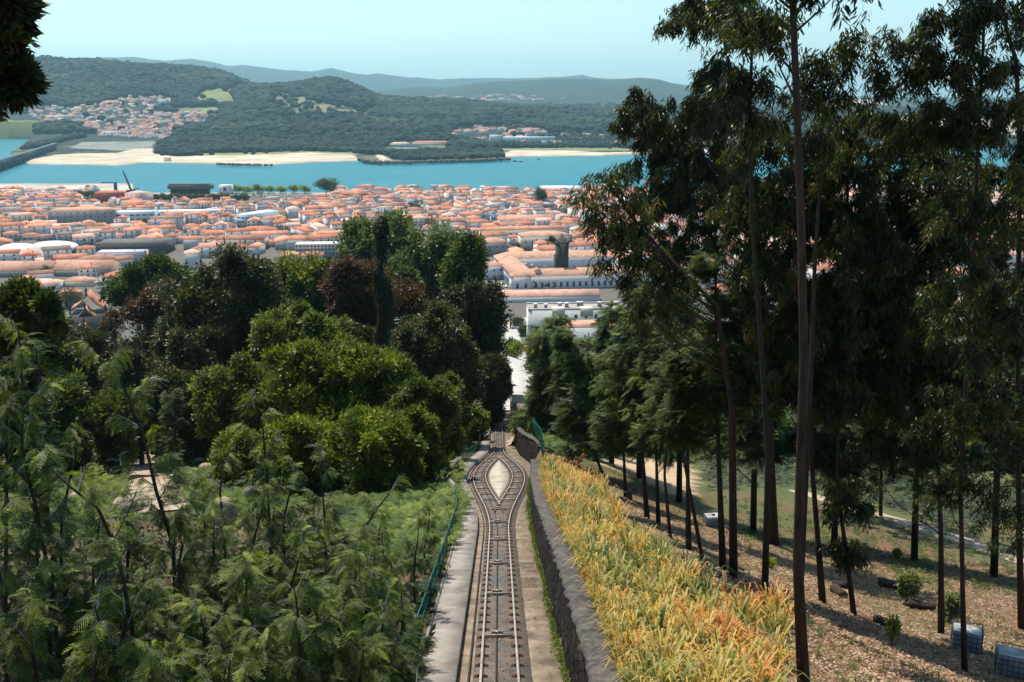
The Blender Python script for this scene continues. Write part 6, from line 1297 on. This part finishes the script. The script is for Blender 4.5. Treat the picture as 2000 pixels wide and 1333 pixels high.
b = hit(388, 858); r = empty('rusty_panel', b, R(50), 'rust-orange leaning sheet beside the duller green tree', 'panel'); mb = MB(); mb.add([(-1.2, 0, 0), (1.0, 0, -.3), (1.3, .9, 3.4), (-.8, .9, 3.9), (-1.2, .06, 0), (1.0, .06, -.3), (1.3, .96, 3.4), (-.8, .96, 3.9)], [(3, 2, 1, 0), (4, 5, 6, 7), (0, 1, 5, 4), (1, 2, 6, 5), (2, 3, 7, 6), (3, 0, 4, 7)]); mb.build('sheet', surf('rusty_sheet', (.4, .17, .1), (.5, .28, .18), 1.5, .9), r)
# round red table with pale top beyond the grass
b = hit(1110, 900); r = empty('round_table', b, 0, 'round red tub-shaped table with pale top at the clearing edge', 'table'); mb = MB(); mb.tube([(0, 0, 0), (0, 0, .5), (0, 0, .8)], [.45, .6, .72], 16); mb.build('base', M['redp'], r); mb = MB(); mb.tube([(0, 0, .8), (0, 0, .88)], [.78, .78], 18); mb.build('top', M['plastic'], r)
r = empty('wooden_stool', hit(1134, 907), R(20), 'leaning reddish seat plank right of the round table', 'stool'); mb = MB(); mb.tube([(-.3, 0, 0), (.35, 0, 1.0)], .08, 6); mb.tube([(-.35, 0, .3), (.1, 0, .2)], .06, 6); mb.build('leg', M['redp'], r)
# garden walls beyond the loop on the right, with a lamp post
def wall_px(name, label, a_, b2, h, th, mat):
    A = hit(*a_); B2 = hit(*b2); d = B2 - A; Ln = float(np.linalg.norm(d[:2])); n = 6; r = empty(name, A, math.atan2(d[1], d[0]), label, 'wall'); mb = MB()
    V = []
    for i in range(n + 1):
        x = Ln * i / n; z = d[2] * i / n; V += [(x, 0, z - 1), (x, 0, z + h), (x, th, z + h), (x, th, z - 1)]
    Fc = [(i * 4 + j, i * 4 + (j + 1) % 4, i * 4 + 4 + (j + 1) % 4, i * 4 + 4 + j)[::-1] for i in range(n) for j in range(4)] + [(0, 1, 2, 3), (n * 4 + 3, n * 4 + 2, n * 4 + 1, n * 4)]
    mk('wall_face', V, Fc, M[mat], r); return r
wall_px('garden_wall', 'low tan garden wall crossing right of the upper track', (1001, 826), (1036, 826), 3.0, .3, 'walk')
wall_px('garden_wall', 'pale garden wall further down behind the low tan one', (1000, 800), (1030, 802), 2.5, .3, 'cream')
b = hit(1041, 845); r = empty('lamp_post', b, 0, 'thin grey post standing right of the track before the conifers', 'post'); mb = MB(); mb.tube([(0, 0, 0), (.15, 0, 9)], [.09, .06], 6); mb.build('pole', M['black'], r)
_, _, _, _ = drape('yard', [(1018, 838), (1026, 822), (1030, 808)], [4, 4, 4], M['sand'], .12)
_, _, _, _ = drape('white_yard', [(1016, 790), (1018, 765), (1020, 735), (1018, 706)], [10, 12, 16, 18], M['road'], .25)
# rail car at the far end, palm and shrubs by the road, person
y_ = 178.; r = empty('rail_car', (float(xc(y_)), y_, float(zt(y_)) + .2), 0, 'amber funicular car at the far end of the visible track', 'rail car')
mb = MB(); mb.box(-.95, .95, 0, 7, .4, 2.9); mb.build('body', M['orange'], r); mb = MB(); mb.box(-1.0, 1.0, -.1, 7.1, 2.9, 3.1); mb.build('car_roof', M['greyw'], r); mb = MB(); mb.box(-.75, .75, -.05, 0, 1.4, 2.5); mb.build('windscreen', M['window'], r)
b = hit(997, 640); r = empty('palm_tree', b, 0, 'small palm beside the orange-roofed outbuilding', 'palm'); mb = MB(); mb.tube([(0, 0, 0), (0, 0, 7)], [.5, .4], 7); mb.build('trunk', M['bark_d'], r); TFs = TFN
V, Fc, vv = scatter(TFN, np.zeros((14, 3)) + [0, 0, 6.6] + rng.normal(0, .3, (14, 3)), 4.0 * rng.uniform(.8, 1.1, 14), v=rng.random(14) * .4); mk('crown', V, Fc, M['L_mid'], r, v=vv)
for px, py, h, w_, lab, mat in ((1005, 700, 5, 3, 'yellow-flecked round bush at the foot of the pale road', 'L_broad'), (1000, 690, 4.5, 3, 'dark round bush left of the yellow-flecked one', 'L_dark'), (1042, 675, 5, 3, 'green bush with yellow flowers at the corner of the white flats', 'L_mid'), (1022, 655, 5, 2.5, 'narrow hedge bush between road and white flats', 'L_dark'), (1012, 636, 4, 4, 'clipped bush at the head of the pale road', 'L_dark')):
    shrub(px, py, h, w_, lab, mat, 260, .2, size=1.0)
P, _, _ = clump_points([(hit(1029, 690) + np.array([0, 0, 1.6]), (2.2, 2, 1.6))], 160, .3, .5); V, Fc, vv = scatter(TB, P, .5); o = mk('yellow_shrub', V, Fc, surf('yellow_flowers', (.7, .42, .02), None), None, v=vv); tag(o, 'shrub of yellow flowers right of the pale road', 'shrub')
b = hit(1016, 632); r = empty('person', b, 0, 'person in light clothes walking on the pale road', 'person')
me = bpy.data.meshes.new('body'); sk_v = [(0, 0, .92), (0, 0, 1.25), (0, 0, 1.45), (0, 0, 1.62), (0, 0, 1.74), (-.2, 0, 1.42), (-.27, .03, 1.12), (-.26, -.1, .85), (.2, 0, 1.42), (.27, -.03, 1.12), (.26, .1, .85), (-.1, 0, .88), (-.11, .12, .48), (-.11, .2, .06), (.1, 0, .88), (.11, -.08, .48), (.11, -.2, .06)]
me.from_pydata(sk_v, [(0, 1), (1, 2), (2, 3), (3, 4), (2, 5), (5, 6), (6, 7), (2, 8), (8, 9), (9, 10), (0, 11), (11, 12), (12, 13), (0, 14), (14, 15), (15, 16)], []); o = bpy.data.objects.new('body', me); COL.objects.link(o); o.parent = r; me.materials.append(M['skin'])
o.modifiers.new('k', 'SKIN'); rad = [.15, .17, .15, .07, .11, .07, .05, .04, .07, .05, .04, .1, .07, .05, .1, .07, .05]
for v_, q in zip(me.skin_vertices[0].data, rad): v_.radius = (q, q)
me.skin_vertices[0].data[0].use_root = True; o.modifiers.new('s', 'SUBSURF').levels = 1
print('OBJECTS', len(bpy.data.objects), 'TRIS', sum(len(m.polygons) for m in bpy.data.meshes))
